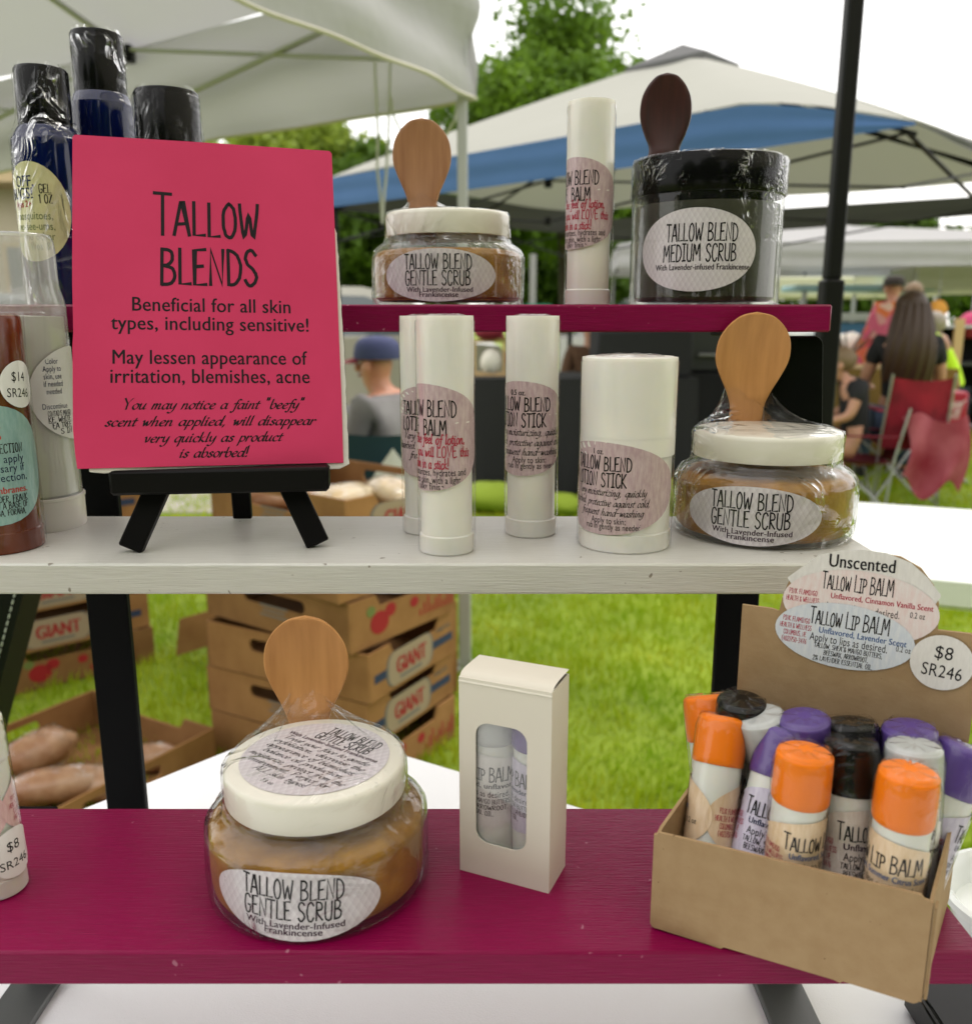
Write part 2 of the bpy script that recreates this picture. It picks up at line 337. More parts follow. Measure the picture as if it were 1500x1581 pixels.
def curve_pts(p, n=4):
    if len(p) < 4: return p
    out = []
    for i in range(len(p) - 1):
        p0 = p[max(i - 1, 0)]; p1 = p[i]; p2 = p[i + 1]; p3 = p[min(i + 2, len(p) - 1)]
        for k in range(n):
            t = k / n
            out.append(tuple(.5 * (2 * p1[a] + (p2[a] - p0[a]) * t + (2 * p0[a] - 5 * p1[a] + 4 * p2[a] - p3[a]) * t * t + (3 * p1[a] - p0[a] - 3 * p2[a] + p3[a]) * t ** 3) for a in (0, 1)))
    out.append(p[-1]); return out

def ribbon(pts, w, nib=None, lay=0):
    """outline of a pen stroke as quads"""
    n = len(pts); P = [np.array(p, float) for p in pts]; v = []; f = []
    for i in range(n):
        a = P[max(i - 1, 0)]; b = P[min(i + 1, n - 1)]; d = b - a; d /= (np.linalg.norm(d) + 1e-9)
        nn = np.array((-d[1], d[0]))
        if nib is None:
            k = 1.0
            if 0 < i < n - 1:
                d1 = P[i] - P[i - 1]; d1 /= np.linalg.norm(d1) + 1e-9; c = abs(float(np.dot(d1, d))); k = min(1 / max(c, .5), 1.6)
            o = nn * w / 2 * k
        else:
            nv = np.array((math.cos(nib), math.sin(nib))) * w / 2
            o = (nv if np.dot(nv, nn) >= 0 else -nv) + nn * w * .14
        q = P[i]
        if i == 0: q = q - d * w * .3
        if i == n - 1: q = q + d * w * .3
        v += [(*(q + o), lay), (*(q - o), lay)]
    for i in range(n - 1): f.append((2 * i, 2 * i + 1, 2 * i + 3, 2 * i + 2))
    return v, f

def stroke_text(txt, h, style, seed=0):
    """-> verts (x, y, layer), faces, width.  style: hand / script / pen"""
    rr = random.Random(seed + len(txt)); V = []; Fc = []; x = 0; lay = 0
    big = 1.22
    prev_space = True
    for ch in txt:
        if style == 'hand':
            g = HAND.get(ch.upper()); s = h * (big if ch.isupper() and (txt != txt.upper()) else 1.0); w = .098 * h if h > .006 else .105 * h
            wd, st = g; y0 = rr.uniform(-.02, .02) * h; sl = 0; nib = None; gap = .075 * h; sx = s
        else:
            if ch in LOW: wd, st = LOW[ch]; s = h * .5; gap = .03 * h
            else: wd, st = HAND.get(ch.upper(), HAND['.']); s = h * .98; gap = .09 * h
            if ch in ',.': gap = .12 * h
            sx = s * (.92 if ch in LOW else 1.15); y0 = 0
            if ch == ' ': sx *= .8
            if style == 'script': sl = .2; nib = R(40); w = .108 * h if h > .004 else .09 * h
            else: sl = .02; nib = None; w = .1 * h; sx *= .95; y0 = rr.uniform(-.03, .03) * h
        for pl in st:
            pts = curve_pts(pl) if (style != 'hand' or len(pl) > 4) else pl
            pts = [(x + sx * px + sl * s * py, y0 + s * py) for px, py in pts]
            if style == 'hand': pts = [(a + rr.uniform(-.008, .008) * h, b + rr.uniform(-.008, .008) * h) for a, b in pts]
            v, f = ribbon(pts, w, nib, lay); lay = (lay + 1) % 7; o = len(V); V += v; Fc += [tuple(i + o for i in q) for q in f]
        x += sx * wd + gap
    return V, Fc, x
def sans_text(txt, h, sx=.8, bold=0):
    key = ('sans', txt, bold)
    if key not in CACHE:
        cu = bpy.data.curves.new('t', 'FONT'); cu.body = txt; cu.size = 1; cu.resolution_u = 3; cu.offset = bold; cu.space_character = 1.03
        o = bpy.data.objects.new('t', cu); scene.collection.objects.link(o); dg = bpy.context.evaluated_depsgraph_get(); ev = o.evaluated_get(dg)
        me = ev.to_mesh(); CACHE[key] = ([tuple(v.co) for v in me.vertices], [tuple(p.vertices) for p in me.polygons]); ev.to_mesh_clear()
        bpy.data.objects.remove(o); bpy.data.curves.remove(cu)
    v, f = CACHE[key]; k = h / .73
    x1 = max((p[0] for p in v), default=0)
    return [(p[0] * k * sx, p[1] * k, 0) for p in v], f, x1 * k * sx

INK = {'k': (.012, .01, .012), 'r': (.42, .035, .07), 'b': (.07, .13, .3), 'm': (.02, .008, .014), 'g': (.12, .16, .06), 'o': (.5, .05, .04), 'n': (.012, .02, .07), 's': (.04, .012, .03), 'w': (.75, .72, .68)}
def ink(c): return mat('ink_' + c, INK[c], .6, spec=.15)
def lettering(parent, lines, place, cutoff=None, name='lettering'):
    """lines: (style, text, xc, y, height, colour[, sx, bold, align, max_width]); place(x, y, lift) -> 3D"""
    mb = MB(); cols = []; any_ = False
    for i, ln in enumerate(lines):
        style, txt, xc, y, h, c = ln[:6]; sx = ln[6] if len(ln) > 6 else .8; bold = ln[7] if len(ln) > 7 else 0; al = ln[8] if len(ln) > 8 else 'c'; fit = ln[9] if len(ln) > 9 else None
        if style == 'sans':
            h *= 1.12; v, f, w = sans_text(txt, h, sx, 0)
            if bold and v:
                nv = len(v); d = (.055 if bold < .1 else .03) * h; v = [(p[0] - d / 2, p[1], 0) for p in v] + [(p[0] + d / 2, p[1] + d * .2, 1.5) for p in v]; f = list(f) + [tuple(i + nv for i in q) for q in f]
        else:
            if style == 'script': h *= 1.08
            v, f, w = stroke_text(txt, h, style, i)
        if not v: continue
        k = fit / w if fit else 1.0
        w *= k
        x0 = xc - w / 2 if al == 'c' else xc if al == 'l' else xc - w
        if c not in cols: cols.append(c)
        P = [(x0 + p[0] * k, y + p[1], p[2]) for p in v]
        if cutoff:
            keep = [q for q in f if all(cutoff(P[j][0], P[j][1]) for j in q)]; f = keep
        if not f: continue
        mb.add([place(p[0], p[1], 6e-5 + p[2] * 4e-6) for p in P], f, cols.index(c)); any_ = True
    if any_: return part(name, mb, [ink(c) for c in cols], parent, smooth=False)
def sheet(parent, outline, place, m, name='sticker', rings=5, label=None, cx=0, cy=0):
    """flat or wrapped paper shape fanned out from its middle"""
    n = len(outline); vs = [(cx, cy)]; 
    for r in range(1, rings + 1): vs += [(cx + (x - cx) * r / rings, cy + (y - cy) * r / rings) for x, y in outline]
    fs = [(0, 1 + i, 1 + (i + 1) % n) for i in range(n)]
    for r in range(rings - 1):
        a = 1 + r * n; b = a + n
        fs += [(a + i, b + i, b + (i + 1) % n, a + (i + 1) % n) for i in range(n)]
    mb = MB(); mb.add([place(x, y, 0) for x, y in vs], fs); mb.uv = [(x * 100, y * 100) for x, y in vs]
    return part(name, mb, m, parent, label=label, ang=70)
def on_cyl(rad, zc, phi, lift=.00012, roll=0):
    cr, sr = math.cos(roll), math.sin(roll)
    def place(x, y, l):
        x, y = x * cr - y * sr, x * sr + y * cr
        a = phi + x / rad; q = rad + lift + l
        return (q * math.sin(a), -q * math.cos(a), zc + y)
    return place
def on_plane(M, lift=0):
    def place(x, y, l): return tuple(M @ Vector((x, y, lift + l)))
    return place

def label_mat(name, c1, c2, style='diamond'):
    if name in MATS: return MATS[name]
    m = bpy.data.materials.new(name); m.use_nodes = True; n = m.node_tree.nodes; l = m.node_tree.links; b = n['Principled BSDF']
    b.inputs['Roughness'].default_value = .38
    uv = n.new('ShaderNodeUVMap'); mp = n.new('ShaderNodeMapping'); l.new(uv.outputs[0], mp.inputs[0])
    nz = n.new('ShaderNodeTexNoise'); l.new(mp.outputs[0], nz.inputs[0])
    if style == 'diamond':
        sp = n.new('ShaderNodeSeparateXYZ'); l.new(mp.outputs[0], sp.inputs[0]); mp.inputs['Scale'].default_value = (1, 1, 1)
        def math_(op, a, b_=None):
            q = n.new('ShaderNodeMath'); q.operation = op
            for k, z in enumerate((a, b_)):
                if z is None: continue
                if isinstance(z, (int, float)): q.inputs[k].default_value = z
                else: l.new(z, q.inputs[k])
            return q.outputs[0]
        u = math_('MULTIPLY', sp.outputs[0], 3.6); v = math_('MULTIPLY', sp.outputs[1], 2.2)
        a = math_('FRACT', math_('ADD', u, v)); c = math_('FRACT', math_('SUBTRACT', u, v))
        d = math_('MULTIPLY', math_('ADD', a, c), .5)
        nz.inputs['Scale'].default_value = 1.2
        fac = math_('ADD', math_('MULTIPLY', d, .8), math_('MULTIPLY', nz.outputs[0], .35))
    else:
        mp.inputs['Scale'].default_value = (4.5, 1.0, 1); nz.inputs['Scale'].default_value = 1.6; nz.inputs['Detail'].default_value = 5; nz.inputs['Roughness'].default_value = .65
        r = n.new('ShaderNodeMapRange'); r.inputs[1].default_value = .35; r.inputs[2].default_value = .65; l.new(nz.outputs[0], r.inputs[0]); fac = r.outputs[0]
    x = n.new('ShaderNodeMix'); x.data_type = 'RGBA'; l.new(fac, x.inputs[0]); x.inputs[6].default_value = (*c1, 1); x.inputs[7].default_value = (*c2, 1)
    l.new(x.outputs[2], b.inputs['Base Color']); MATS[name] = m
    return m
# ------------------------------------------------------------------ heights of the three steps of the stand
S0, S1, S2 = HC - .2018, HC - .0953, HC + .0062
TABLE = HC - .305
SH_Y = ((.2515, .3388), (.3393, .4265), (.4270, .5142)); SH_T = .0127
M_burg = mat('burgundy_paint', (.215, .0018, .052), .30, noise=(90, (.185, .0014, .042)), bump=(70, .34, .0009), scale3=(1.2, 22, 22), spec=.16, specks=(260, (.35, .12, .18)))
M_grey = mat('pale_grey_paint', (.60, .585, .54), .34, noise=(60, (.55, .535, .49)), bump=(70, .40, .0009), scale3=(1.2, 20, 20), spec=.7, specks=(240, (.22, .19, .15)))
M_steel = mat('black_steel', (.004, .004, .0045), .5, spec=.06, bump=(900, .15, .0002))
M_barsteel = mat('black_steel_flat', (.07, .073, .072), .4, bump=(900, .2, .0002))
M_white = mat('white_plastic', (.86, .81, .74), .28, noise=(30, (.74, .72, .68)), spec=.5, sub=.15)
M_lid = mat('cream_lid_plastic', (.82, .78, .68), .33, bump=(200, .05, .0003))
M_scrub = mat('amber_scrub', (.40, .185, .014), .45, noise=(110, (.24, .10, .008), 10), sub=.08, spec=.2, bump=(500, .35, .0006))
M_scrub2 = mat('dark_scrub', (.055, .05, .035), .35, noise=(60, (.03, .028, .02), 6), bump=(400, .3, .0005))
M_spoon = mat('light_wood', (.58, .28, .10), .5, spec=.3, noise=(22, (.46, .21, .07), 6), bump=(60, .25, .0004), scale3=(9, 4, 1))
M_spoon2 = mat('brown_wood', (.38, .19, .085), .5, noise=(24, (.29, .13, .055), 6), bump=(70, .3, .0004), scale3=(11, 4, 1))
M_spoond = mat('dark_red_wood', (.055, .012, .01), .35, noise=(26, (.03, .007, .006), 5), bump=(80, .25, .0004), scale3=(11, 4, 1))
F_wrap = film('shrink_wrap', bump=(42, .65, .005), milk=.012, rough=.04, ridge=True, boost=1.15, base=.0)
F_tube = film('tight_shrink_wrap', bump=(40, .5, .002), milk=.0, rough=.05, scale3=(3, 3, .35), boost=.8, base=.0)
F_glass = film('clear_glass', ior=1.5, bump=(18, .15, .002), milk=.01, rough=.03, tint=(.95, .96, .94), boost=1.2)
L_scrub = label_mat('lilac_diamond_paper', (.50, .44, .48), (.70, .66, .68))
L_stick = label_mat('pink_streak_paper', (.46, .31, .34), (.60, .46, .47), 'streak')

# ------------------------------------------------------------------ the three-step stand
stand = thing('display_stand', 'three step display stand with burgundy and pale grey boards on black flat steel legs', 'display stand', (-.035, .38, TABLE))
XL, XR = -.233, .1625
def loc_in(o, p): return tuple(Vector(p) - Vector(o.location))
for k, (m, zt, lb) in enumerate(((M_burg, S0, 'lower burgundy board'), (M_grey, S1, 'middle pale grey board'), (M_burg, S2, 'upper burgundy board'))):
    y0, y1 = SH_Y[k]
    c = ((XL + XR) / 2, (y0 + y1) / 2, zt - SH_T / 2)
    me = MB().box((0, 0, 0), (XR - XL, y1 - y0, SH_T), bev=.0009).mesh('shelf_board', m)
    o = put('shelf_board', me, stand, loc_in(stand, c), label=lb)
for x in (-.2035, .1355):
    part('post', MB().box(loc_in(stand, (x, .457, (TABLE + .004 + S2 - SH_T - .0032) / 2)), (.022, .005, S2 - SH_T - .0032 - TABLE - .004), bev=.0008), M_steel, stand)
    part('rear_leg', MB().box(loc_in(stand, (x, .3600, (TABLE + .004 + S0 - SH_T - .0032) / 2)), (.022, .004, S0 - SH_T - .0032 - TABLE - .004), bev=.0008), M_steel, stand)
    for k in range(3):
        y0, y1 = SH_Y[k]; zt = (S0, S1, S2)[k] - SH_T - .0016
        yb = (.362, .4545, y1 - .012)[k]
        part('shelf_arm', MB().box(loc_in(stand, (x, (y0 + .012 + yb) / 2, zt)), (.022, yb - y0 - .012, .003), bev=.0006), M_steel, stand)
    sx = x - .006 if x < 0 else x
    part('foot_bar', MB().box(loc_in(stand, (sx, .345, TABLE + .002)), (.022, .22, .0036), bev=.0008), M_barsteel, stand)
part('bracket_plate', MB().box(loc_in(stand, (-.211, .455, S2 - SH_T - .0016)), (.036, .04, .003), bev=.0006), M_steel, stand)

# ------------------------------------------------------------------ scrub jars
def spoon_mesh(L=.094, bw=.0172, nw=.0068, depth=.0045, th=.0042, tip=0.0):
    prof = [(0, .0001), (.0012, bw * .36), (.0035, bw * .58), (.007, bw * .78), (.012, bw * .94), (.018, bw), (.024, bw * .965), (.031, bw * .80), (.038, bw * .60), (.045, max(nw, bw * .46)), (.053, nw), (.065, nw * .92), (L, nw * .85)]
    prof = smooth_profile(prof, 4)
    mb = MB(); n = 24; vs = []; fs = []
    for d, w in prof:
        mask = max(0, 1 - ((d - .019) / .021) ** 2) if d < .04 else 0
        for k in range(n):
            a = 2 * math.pi * k / n; ca, sa = math.cos(a), math.sin(a)
            x = w * math.copysign(abs(ca) ** .8, ca); t = th / 2 * math.copysign(abs(sa) ** .7, sa) * min(1, .55 + w / .012)
            vs.append((x, t + depth * mask * (1 - ca * ca) * (1 if sa < 0 else .55) - tip * abs(x) * 40 * 0, L - d))
    for j in range(len(prof) - 1):
        for k in range(n):
            k2 = (k + 1) % n; fs.append((j * n + k, (j + 1) * n + k, (j + 1) * n + k2, j * n + k2))
    fs.append(tuple(range(n))); fs.append(tuple((len(prof) - 1) * n + k for k in range(n))[::-1])
    return MB().add(vs, fs)

def wrap_mesh(prof, top_z, lid_r, sx, sy, peak, nw=.0085, nth=.004, amp=.0003, seed=1, n=96, side=0):
    """cling film: follows the jar profile, then sweeps up to the spoon neck at (sx, sy)"""
    rr = random.Random(seed); ph = [rr.uniform(0, 6.28) for _ in range(8)]
    vs = []; fs = []; rows = []
    for r, z in prof: rows.append((r, z, 0))
    m = 14
    for j in range(1, m + 1):
        t = j / m; rows.append((lid_r, top_z, t))
    for r, z, t in rows:
        for k in range(n):
            a = 2 * math.pi * k / n
            w = amp * (math.sin(7 * a + ph[0] + 180 * z) + .8 * math.sin(13 * a + ph[1] - 260 * z) + .6 * math.sin(23 * a + ph[2] + 500 * z) + .5 * math.sin(31 * a + ph[3]))
            if t == 0:
                q = r + .0003 + w * .55; vs.append((q * math.cos(a), q * math.sin(a), z + w * .5))
            else:
                ex = sx + nw * math.cos(a); ey = sy + nth * math.sin(a)
                s = t ** .85
                hh = peak * (t ** 2.4) * (1 + .35 * math.sin(2 * a + ph[4]) * t)
                x = (lid_r * math.cos(a)) * (1 - s) + ex * s; y = (lid_r * math.sin(a)) * (1 - s) + ey * s
                k3 = 1 + w * 90 * (1 - t) * t * 4
                vs.append((x * k3, y * k3, top_z + .0008 + hh + w * 1.2 * t))
    for j in range(len(rows) - 1):
        for k in range(n):
            k2 = (k + 1) % n; fs.append((j * n + k, j * n + k2, (j + 1) * n + k2, (j + 1) * n + k))
    return MB().add(vs, fs)

JAR = [(.0001, 0), (.0345, 0), (.0378, .0010), (.0397, .0035), (.0400, .006), (.0400, .0225), (.0396, .0252), (.0382, .0278), (.0358, .0300), (.0334, .0315), (.0318, .0328), (.0314, .0345), (.0314, .039)]
LID = [(.0306, .0348), (.0321, .0349), (.0323, .0354), (.0323, .0444), (.0319, .0458), (.0309, .0466), (.0001, .0467)]
def scrub_jar(loc, phi, label, spoon_m, sp_off, sp_h, lean, roll=0, toplabel=False, seed=1, peak=.012, bw=.0172, nw=.0068, amp=.00028, sgroup=None):
    t = thing('scrub_jar', label, 'jar', loc, group='jars of gentle scrub')
    part('glass_body', cached('jarbody', lambda: MB().lathe(smooth_profile(JAR, 4), 72, cap0=False, cap1=False).mesh('glass_body', F_glass)), t)
    def contents():
        pr = [(.0001, .0022), (.033, .0022), (.0368, .0032), (.0384, .006), (.0385, .0225), (.0378, .0255), (.036, .0272), (.030, .0279), (.0001, .0272)]
        return MB().lathe(smooth_profile(pr, 3), 72, cap0=False, cap1=False).mesh('scrub', M_scrub)
    part('scrub', cached('jarscrub', contents), t)
    part('lid', cached('jarlid', lambda: MB().lathe(LID, 72, cap0=False, cap1=False).mesh('lid', M_lid, ang=50)), t)
    pl = on_cyl(.0400, .0143, phi, roll=roll)
    lb = sheet(t, ellipse(.060, .0252, 48), pl, L_scrub, 'front_label', 6)
    lettering(lb, [('hand', 'TAllow BLEND'.upper(), 0, .0028, .0071, 'k', .8, 0, 'c', .0345), ('hand', 'GENTLE SCRUB', -.0002, -.0048, .0069, 'k', .8, 0, 'c', .0335),
                   ('sans', 'With Lavender-Infused', .0005, -.0080, .0023, 's', .86, .012, 'c', .0335), ('sans', 'Frankincense', .0002, -.0104, .0023, 's', .86, .012, 'c', .0195)], pl)
    if toplabel:
        a = R(-33); M = Matrix.Translation((0, 0, .0469)) @ Matrix.Rotation(a, 4, 'Z')
        lp = on_plane(M)
        tl = sheet(t, ellipse(.0535, .0535, 48), lp, L_scrub, 'top_label', 4)
        L = [('hand', 'TALLOW BLEND', .003, .0160, .0050, 'k', .8, 0, 'c', .025), ('hand', 'GENTLE SCRUB', .002, .0108, .0050, 'k', .8, 0, 'c', .026), ('sans', 'With Lavender-Infused Frankincense', 0, .0080, .0021, 's', .8, .012, 'c', .043)]
        for i, (s_, w_) in enumerate((('Treat your face to gentle', .041), ('exfoliation, decrease the', .043), ('appearance of blemishes,', .043), ('balance oil production,', .039), ('moisturize, protect from the', .045), ('environment. Perfect for', .038), ('ALL skin types!', .025))):
            L.append(('script', s_, 0, .0043 - i * .0038, .0029, 'k', .8, 0, 'c', w_))
        L.append(('sans', '7.8 oz.', -.001, -.0230, .0018, 'k', .8, 0, 'c'))
        lettering(tl, L, lp)
    wp = [(.0395, .0004)] + [p for p in smooth_profile(JAR[3:10], 3)] + [(.0326, .0345), (.0327, .040), (.0327, .0446), (.0322, .0466)]
    part('plastic_wrap', wrap_mesh(wp, .0468, .0322, sp_off[0], sp_off[1], peak, nw=nw + .0012, seed=seed, amp=amp), F_wrap, t, ang=60)
    s = put('wooden_spoon', spoon_mesh(L=sp_h - .030, bw=bw, nw=nw).mesh('wooden_spoon', spoon_m, ang=50), None, (loc[0] + sp_off[0], loc[1] + sp_off[1] + .0006, loc[2] + .0305), (lean, 0, 0))
    return t, s
t, s = scrub_jar((-.0617, .2945, S0), R(-2), 'jar of gentle scrub with printed label on its cream lid, on the lower board', M_spoon, (-.0095, .0348), .087, R(-1), roll=R(-3), toplabel=True, seed=3, peak=.008, bw=.0168, nw=.0062)
tag(s, 'light wooden spoon standing behind the jar on the lower burgundy board', 'spoon', 'wooden spoons behind the jars')
t, s = scrub_jar((.1265, .3978, S1), R(-24), 'clear jar of gentle scrub at the right end of the pale grey board', M_spoon, (-.0005, .0358), .0985, R(10.5), seed=8, peak=.014, bw=.0176, nw=.0082)
tag(s, 'honey coloured wooden spoon behind the jar at the end of the grey board', 'spoon', 'wooden spoons behind the jars')
t, s = scrub_jar((-.0200, .4860, S2), R(-5), 'clear jar of gentle scrub with brown spoon on the upper burgundy board', M_spoon2, (-.0150, .0240), .099, R(-1), seed=5, peak=.009, bw=.0158, nw=.0078)
tag(s, 'brown wooden spoon standing on the jar lid on the upper board', 'spoon', 'wooden spoons behind the jars')
s.location = (-.0345, .5075, S2 + .0467); s.data = spoon_mesh(L=.0515, bw=.0158, nw=.0076, depth=.002).mesh('wooden_spoon', M_spoon2, ang=50)

# the wide dark jar of medium scrub
mj = thing('dark_scrub_jar', 'wide dark jar of medium scrub with black lid on the upper burgundy board', 'jar', (.1122, .4735, S2))
RJ = .0372
part('glass_body', MB().lathe(smooth_profile([(.0001, 0), (.033, 0), (.036, .0012), (RJ, .004), (RJ, .05), (RJ - .0008, .0535), (RJ - .0008, .056)], 4), 72, cap0=False, cap1=False), F_glass, mj)
part('scrub', MB().lathe([(.0001, .002), (.033, .002), (.0352, .004), (.0356, .0485), (.0001, .049)], 72, cap0=False, cap1=False), M_scrub2, mj)
M_blk = mat('black_gloss_plastic', (.004, .004, .004), .16, bump=(120, .15, .0006), spec=.15)
part('lid', MB().lathe([(.036, .0525), (.0378, .0526), (.0380, .0532), (.0380, .0690), (.0374, .0700), (.0362, .0704), (.0001, .0704)], 72, cap0=False, cap1=False), M_blk, mj)
pl = on_cyl(RJ, .0255, R(-20.5), .0002)
lb = sheet(mj, ellipse(.060, .0385, 48), pl, L_scrub, 'front_label', 6)
lettering(lb, [('hand', 'TALLOW BLEND', .003, .0040, .0080, 'k', .8, 0, 'c', .0345), ('hand', 'MEDIUM SCRUB', .0022, -.0052, .0078, 'k', .8, 0, 'c', .0355), ('sans', 'With Lavender-infused Frankincense', .0035, -.0092, .0026, 'm', .8, .012, 'c', .0465)], pl)
F_wrap2 = film('crinkled_shrink_wrap', bump=(170, .8, .0024), ridge=True, milk=.0, rough=.04, boost=.85, base=-.02)
part('plastic_wrap', wrap_mesh([(RJ, .030), (RJ + .0003, .051), (.0383, .053), (.0383, .0690), (.0376, .0706)], .0708, .0372, -.0165, .0335, .004, nw=.012, seed=11, amp=.00025), F_wrap2, mj, ang=60)
part('lower_wrap', MB().lathe([(RJ + .0005, .001), (RJ + .0007, .031)], 72, cap0=False, cap1=False), F_tube, mj)
s = put('wooden_spoon', spoon_mesh(L=.050, bw=.0136, nw=.0095, depth=.002, th=.005).mesh('wooden_spoon', M_spoond, ang=50), None, (.0957, .507, S2 + .0706), (R(-2), 0, R(-8)))
tag(s, 'dark red brown wooden spoon standing behind the wide dark jar', 'spoon', 'wooden spoons behind the jars')

# ------------------------------------------------------------------ white balm and lotion sticks
def stick(name, loc, rad, H, seam, label, phi, lw, lh, lz, lines, group='white lotion and balm sticks', skirt=0, seed=0):
    t = thing(name, label, 'balm stick', loc, group=group)
    r = rad
    part('base', MB().lathe([(.0001, 0), (r - .0008, 0), (r - .0002, .0006), (r - .0002, .0075), (r - .0009, .0080), (r - .0009, seam - .0003)], 96, cap0=False, cap1=False, rib=(.0006, .0076, .00022)), M_white, t)
    part('cap', MB().lathe(smooth_profile([(r - .0012, seam), (r, seam + .0002), (r, H * .6), (r, H - .0030), (r - .0004, H - .0014), (r - .0016, H - .0004), (r - .0035, H), (.0001, H + .0001)], 3), 64, cap0=False, cap1=False), M_white, t)
    if skirt: part('collar', MB().lathe([(r - .0004, seam - skirt), (r + .0001, seam - skirt + .0003), (r + .0001, seam - .0003)], 64, cap0=False, cap1=False), M_white, t)
    pl = on_cyl(r + .0001, lz, phi, .00012)
    lb = sheet(t, ellipse(lw, lh, 48), pl, L_stick, 'label', 6)
    lettering(lb, lines, pl, cutoff=lambda x, y: (x / (lw / 2)) ** 2 + (y / (lh / 2)) ** 2 < 1.0)
    rr = random.Random(seed); ph = [rr.uniform(0, 6.3) for _ in range(6)]
    def fn(u, v):
        a = u * 2 * math.pi
        if v < .9:
            z = v / .9 * (H - .002); w = .00012 * (math.sin(5 * a + ph[0]) + math.sin(9 * a + ph[1] + z * 60)) + .00025 * math.exp(-((z - H * .9) / .01) ** 2) * math.sin(17 * a + ph[2]) * .4; q = r + .0005 + w
        else:
            k = (v - .9) / .1; q = (r + .0005) * (1 - k * .55); z = H - .002 + .0028 * math.sin(k * 1.6) + .00012 * math.sin(13 * a + ph[3]) * (1 - k) + .0001 * math.sin(7 * a)
        return (q * math.cos(a), q * math.sin(a), z)
    part('plastic_wrap', MB().grid(fn, 72, 30, close_u=True), F_tube, t, ang=60)
    return t
LITE = [('hand', 'TALLOW BLEND', 0, .0086, .0064, 'k', .8, 0, 'c', .0295), ('hand', 'LITE  BALM', -.0005, .0012, .0062, 'k', .8, 0, 'c', .0225),
        ('pen', 'the feel of lotion,', .0185, -.0022, .0046, 'r', .8, 0, 'r', .0240), ('pen', 'you will LOVE this', .0205, -.0074, .0046, 'r', .8, 0, 'r', .0255), ('pen', 'balm in a stick!', .0115, -.0122, .0046, 'r', .8, 0, 'r', .0190),
        ('sans', 'moisturizes, hydrates and', .0185, -.0151, .0027, 'k', .74, 0, 'r', .028), ('sans', 'protects skin, with a light,', .0165, -.0182, .0027, 'k', .74, 0, 'r', .028), ('sans', 'silky finish', .0090, -.0208, .0026, 'k', .74, 0, 'r')]
def lotion(oz, s=1.0):
    q = lambda v: v * s
    return [('sans', oz, q(-.001), q(.0145), q(.0022), 'k', .8, .014, 'c'), ('hand', 'TALLOW BLEND', 0, q(.0078), q(.0058), 'k', .8, 0, 'c', q(.0285)), ('hand', 'LOTION STICK', q(-.001), q(.0010), q(.0058), 'k', .8, 0, 'c', q(.0265)),
            ('script', 'Very moisturizing, quickly', q(.0205), q(-.0028), q(.0033), 'k', .8, 0, 'r', q(.034)), ('script', 'absorbed; protective against cold,', q(.0225), q(-.0072), q(.0033), 'k', .8, 0, 'r', q(.041)),
            ('script', 'frequent hand-washing', q(.0195), q(-.0113), q(.0033), 'k', .8, 0, 'r', q(.0295)), ('sans', 'Apply to skin;', q(.0120), q(-.0146), q(.0025), 'k', .74, 0, 'r', q(.0155)), ('sans', 'rub in gently as needed.', q(.0190), q(-.0172), q(.0025), 'k', .74, 0, 'r', q(.0255))]
stick('balm_stick', (-.0164, .3612, S1), .0115, .0962, .055, 'slim white balm stick with red lettering, front of the pair on the grey board', R(3 - 50), .058, .0430, .0485, LITE, seed=1)
stick('lotion_stick', (-.0262, .3960, S1), .0115, .0962, .055, 'slim white lotion stick half hidden behind the balm stick beside the pink sign', R(4 + 8), .056, .041, .0465, lotion('0.5 oz.'), seed=2)
stick('lotion_stick', (.0202, .3915, S1), .0115, .0962, .055, 'slim white lotion stick standing alone between the balm stick and the wide stick', R(-3 - 27), .054, .041, .0485, lotion('0.5 oz.'), seed=3)
stick('balm_stick', (.0515, .4645, S2), .0115, .0962, .055, 'slim white balm stick standing on the upper burgundy board beside the dark jar', R(-6 - 50), .058, .0430, .0485, LITE, seed=4)
stick('wide_lotion_stick', (.0596, .3725, S1), .0197, .0800, .0475, 'wide white lotion stick standing beside the scrub jar on the grey board', R(-9 - 33), .071, .0385, .0270, lotion('1 oz.', .98), skirt=.008, seed=6)

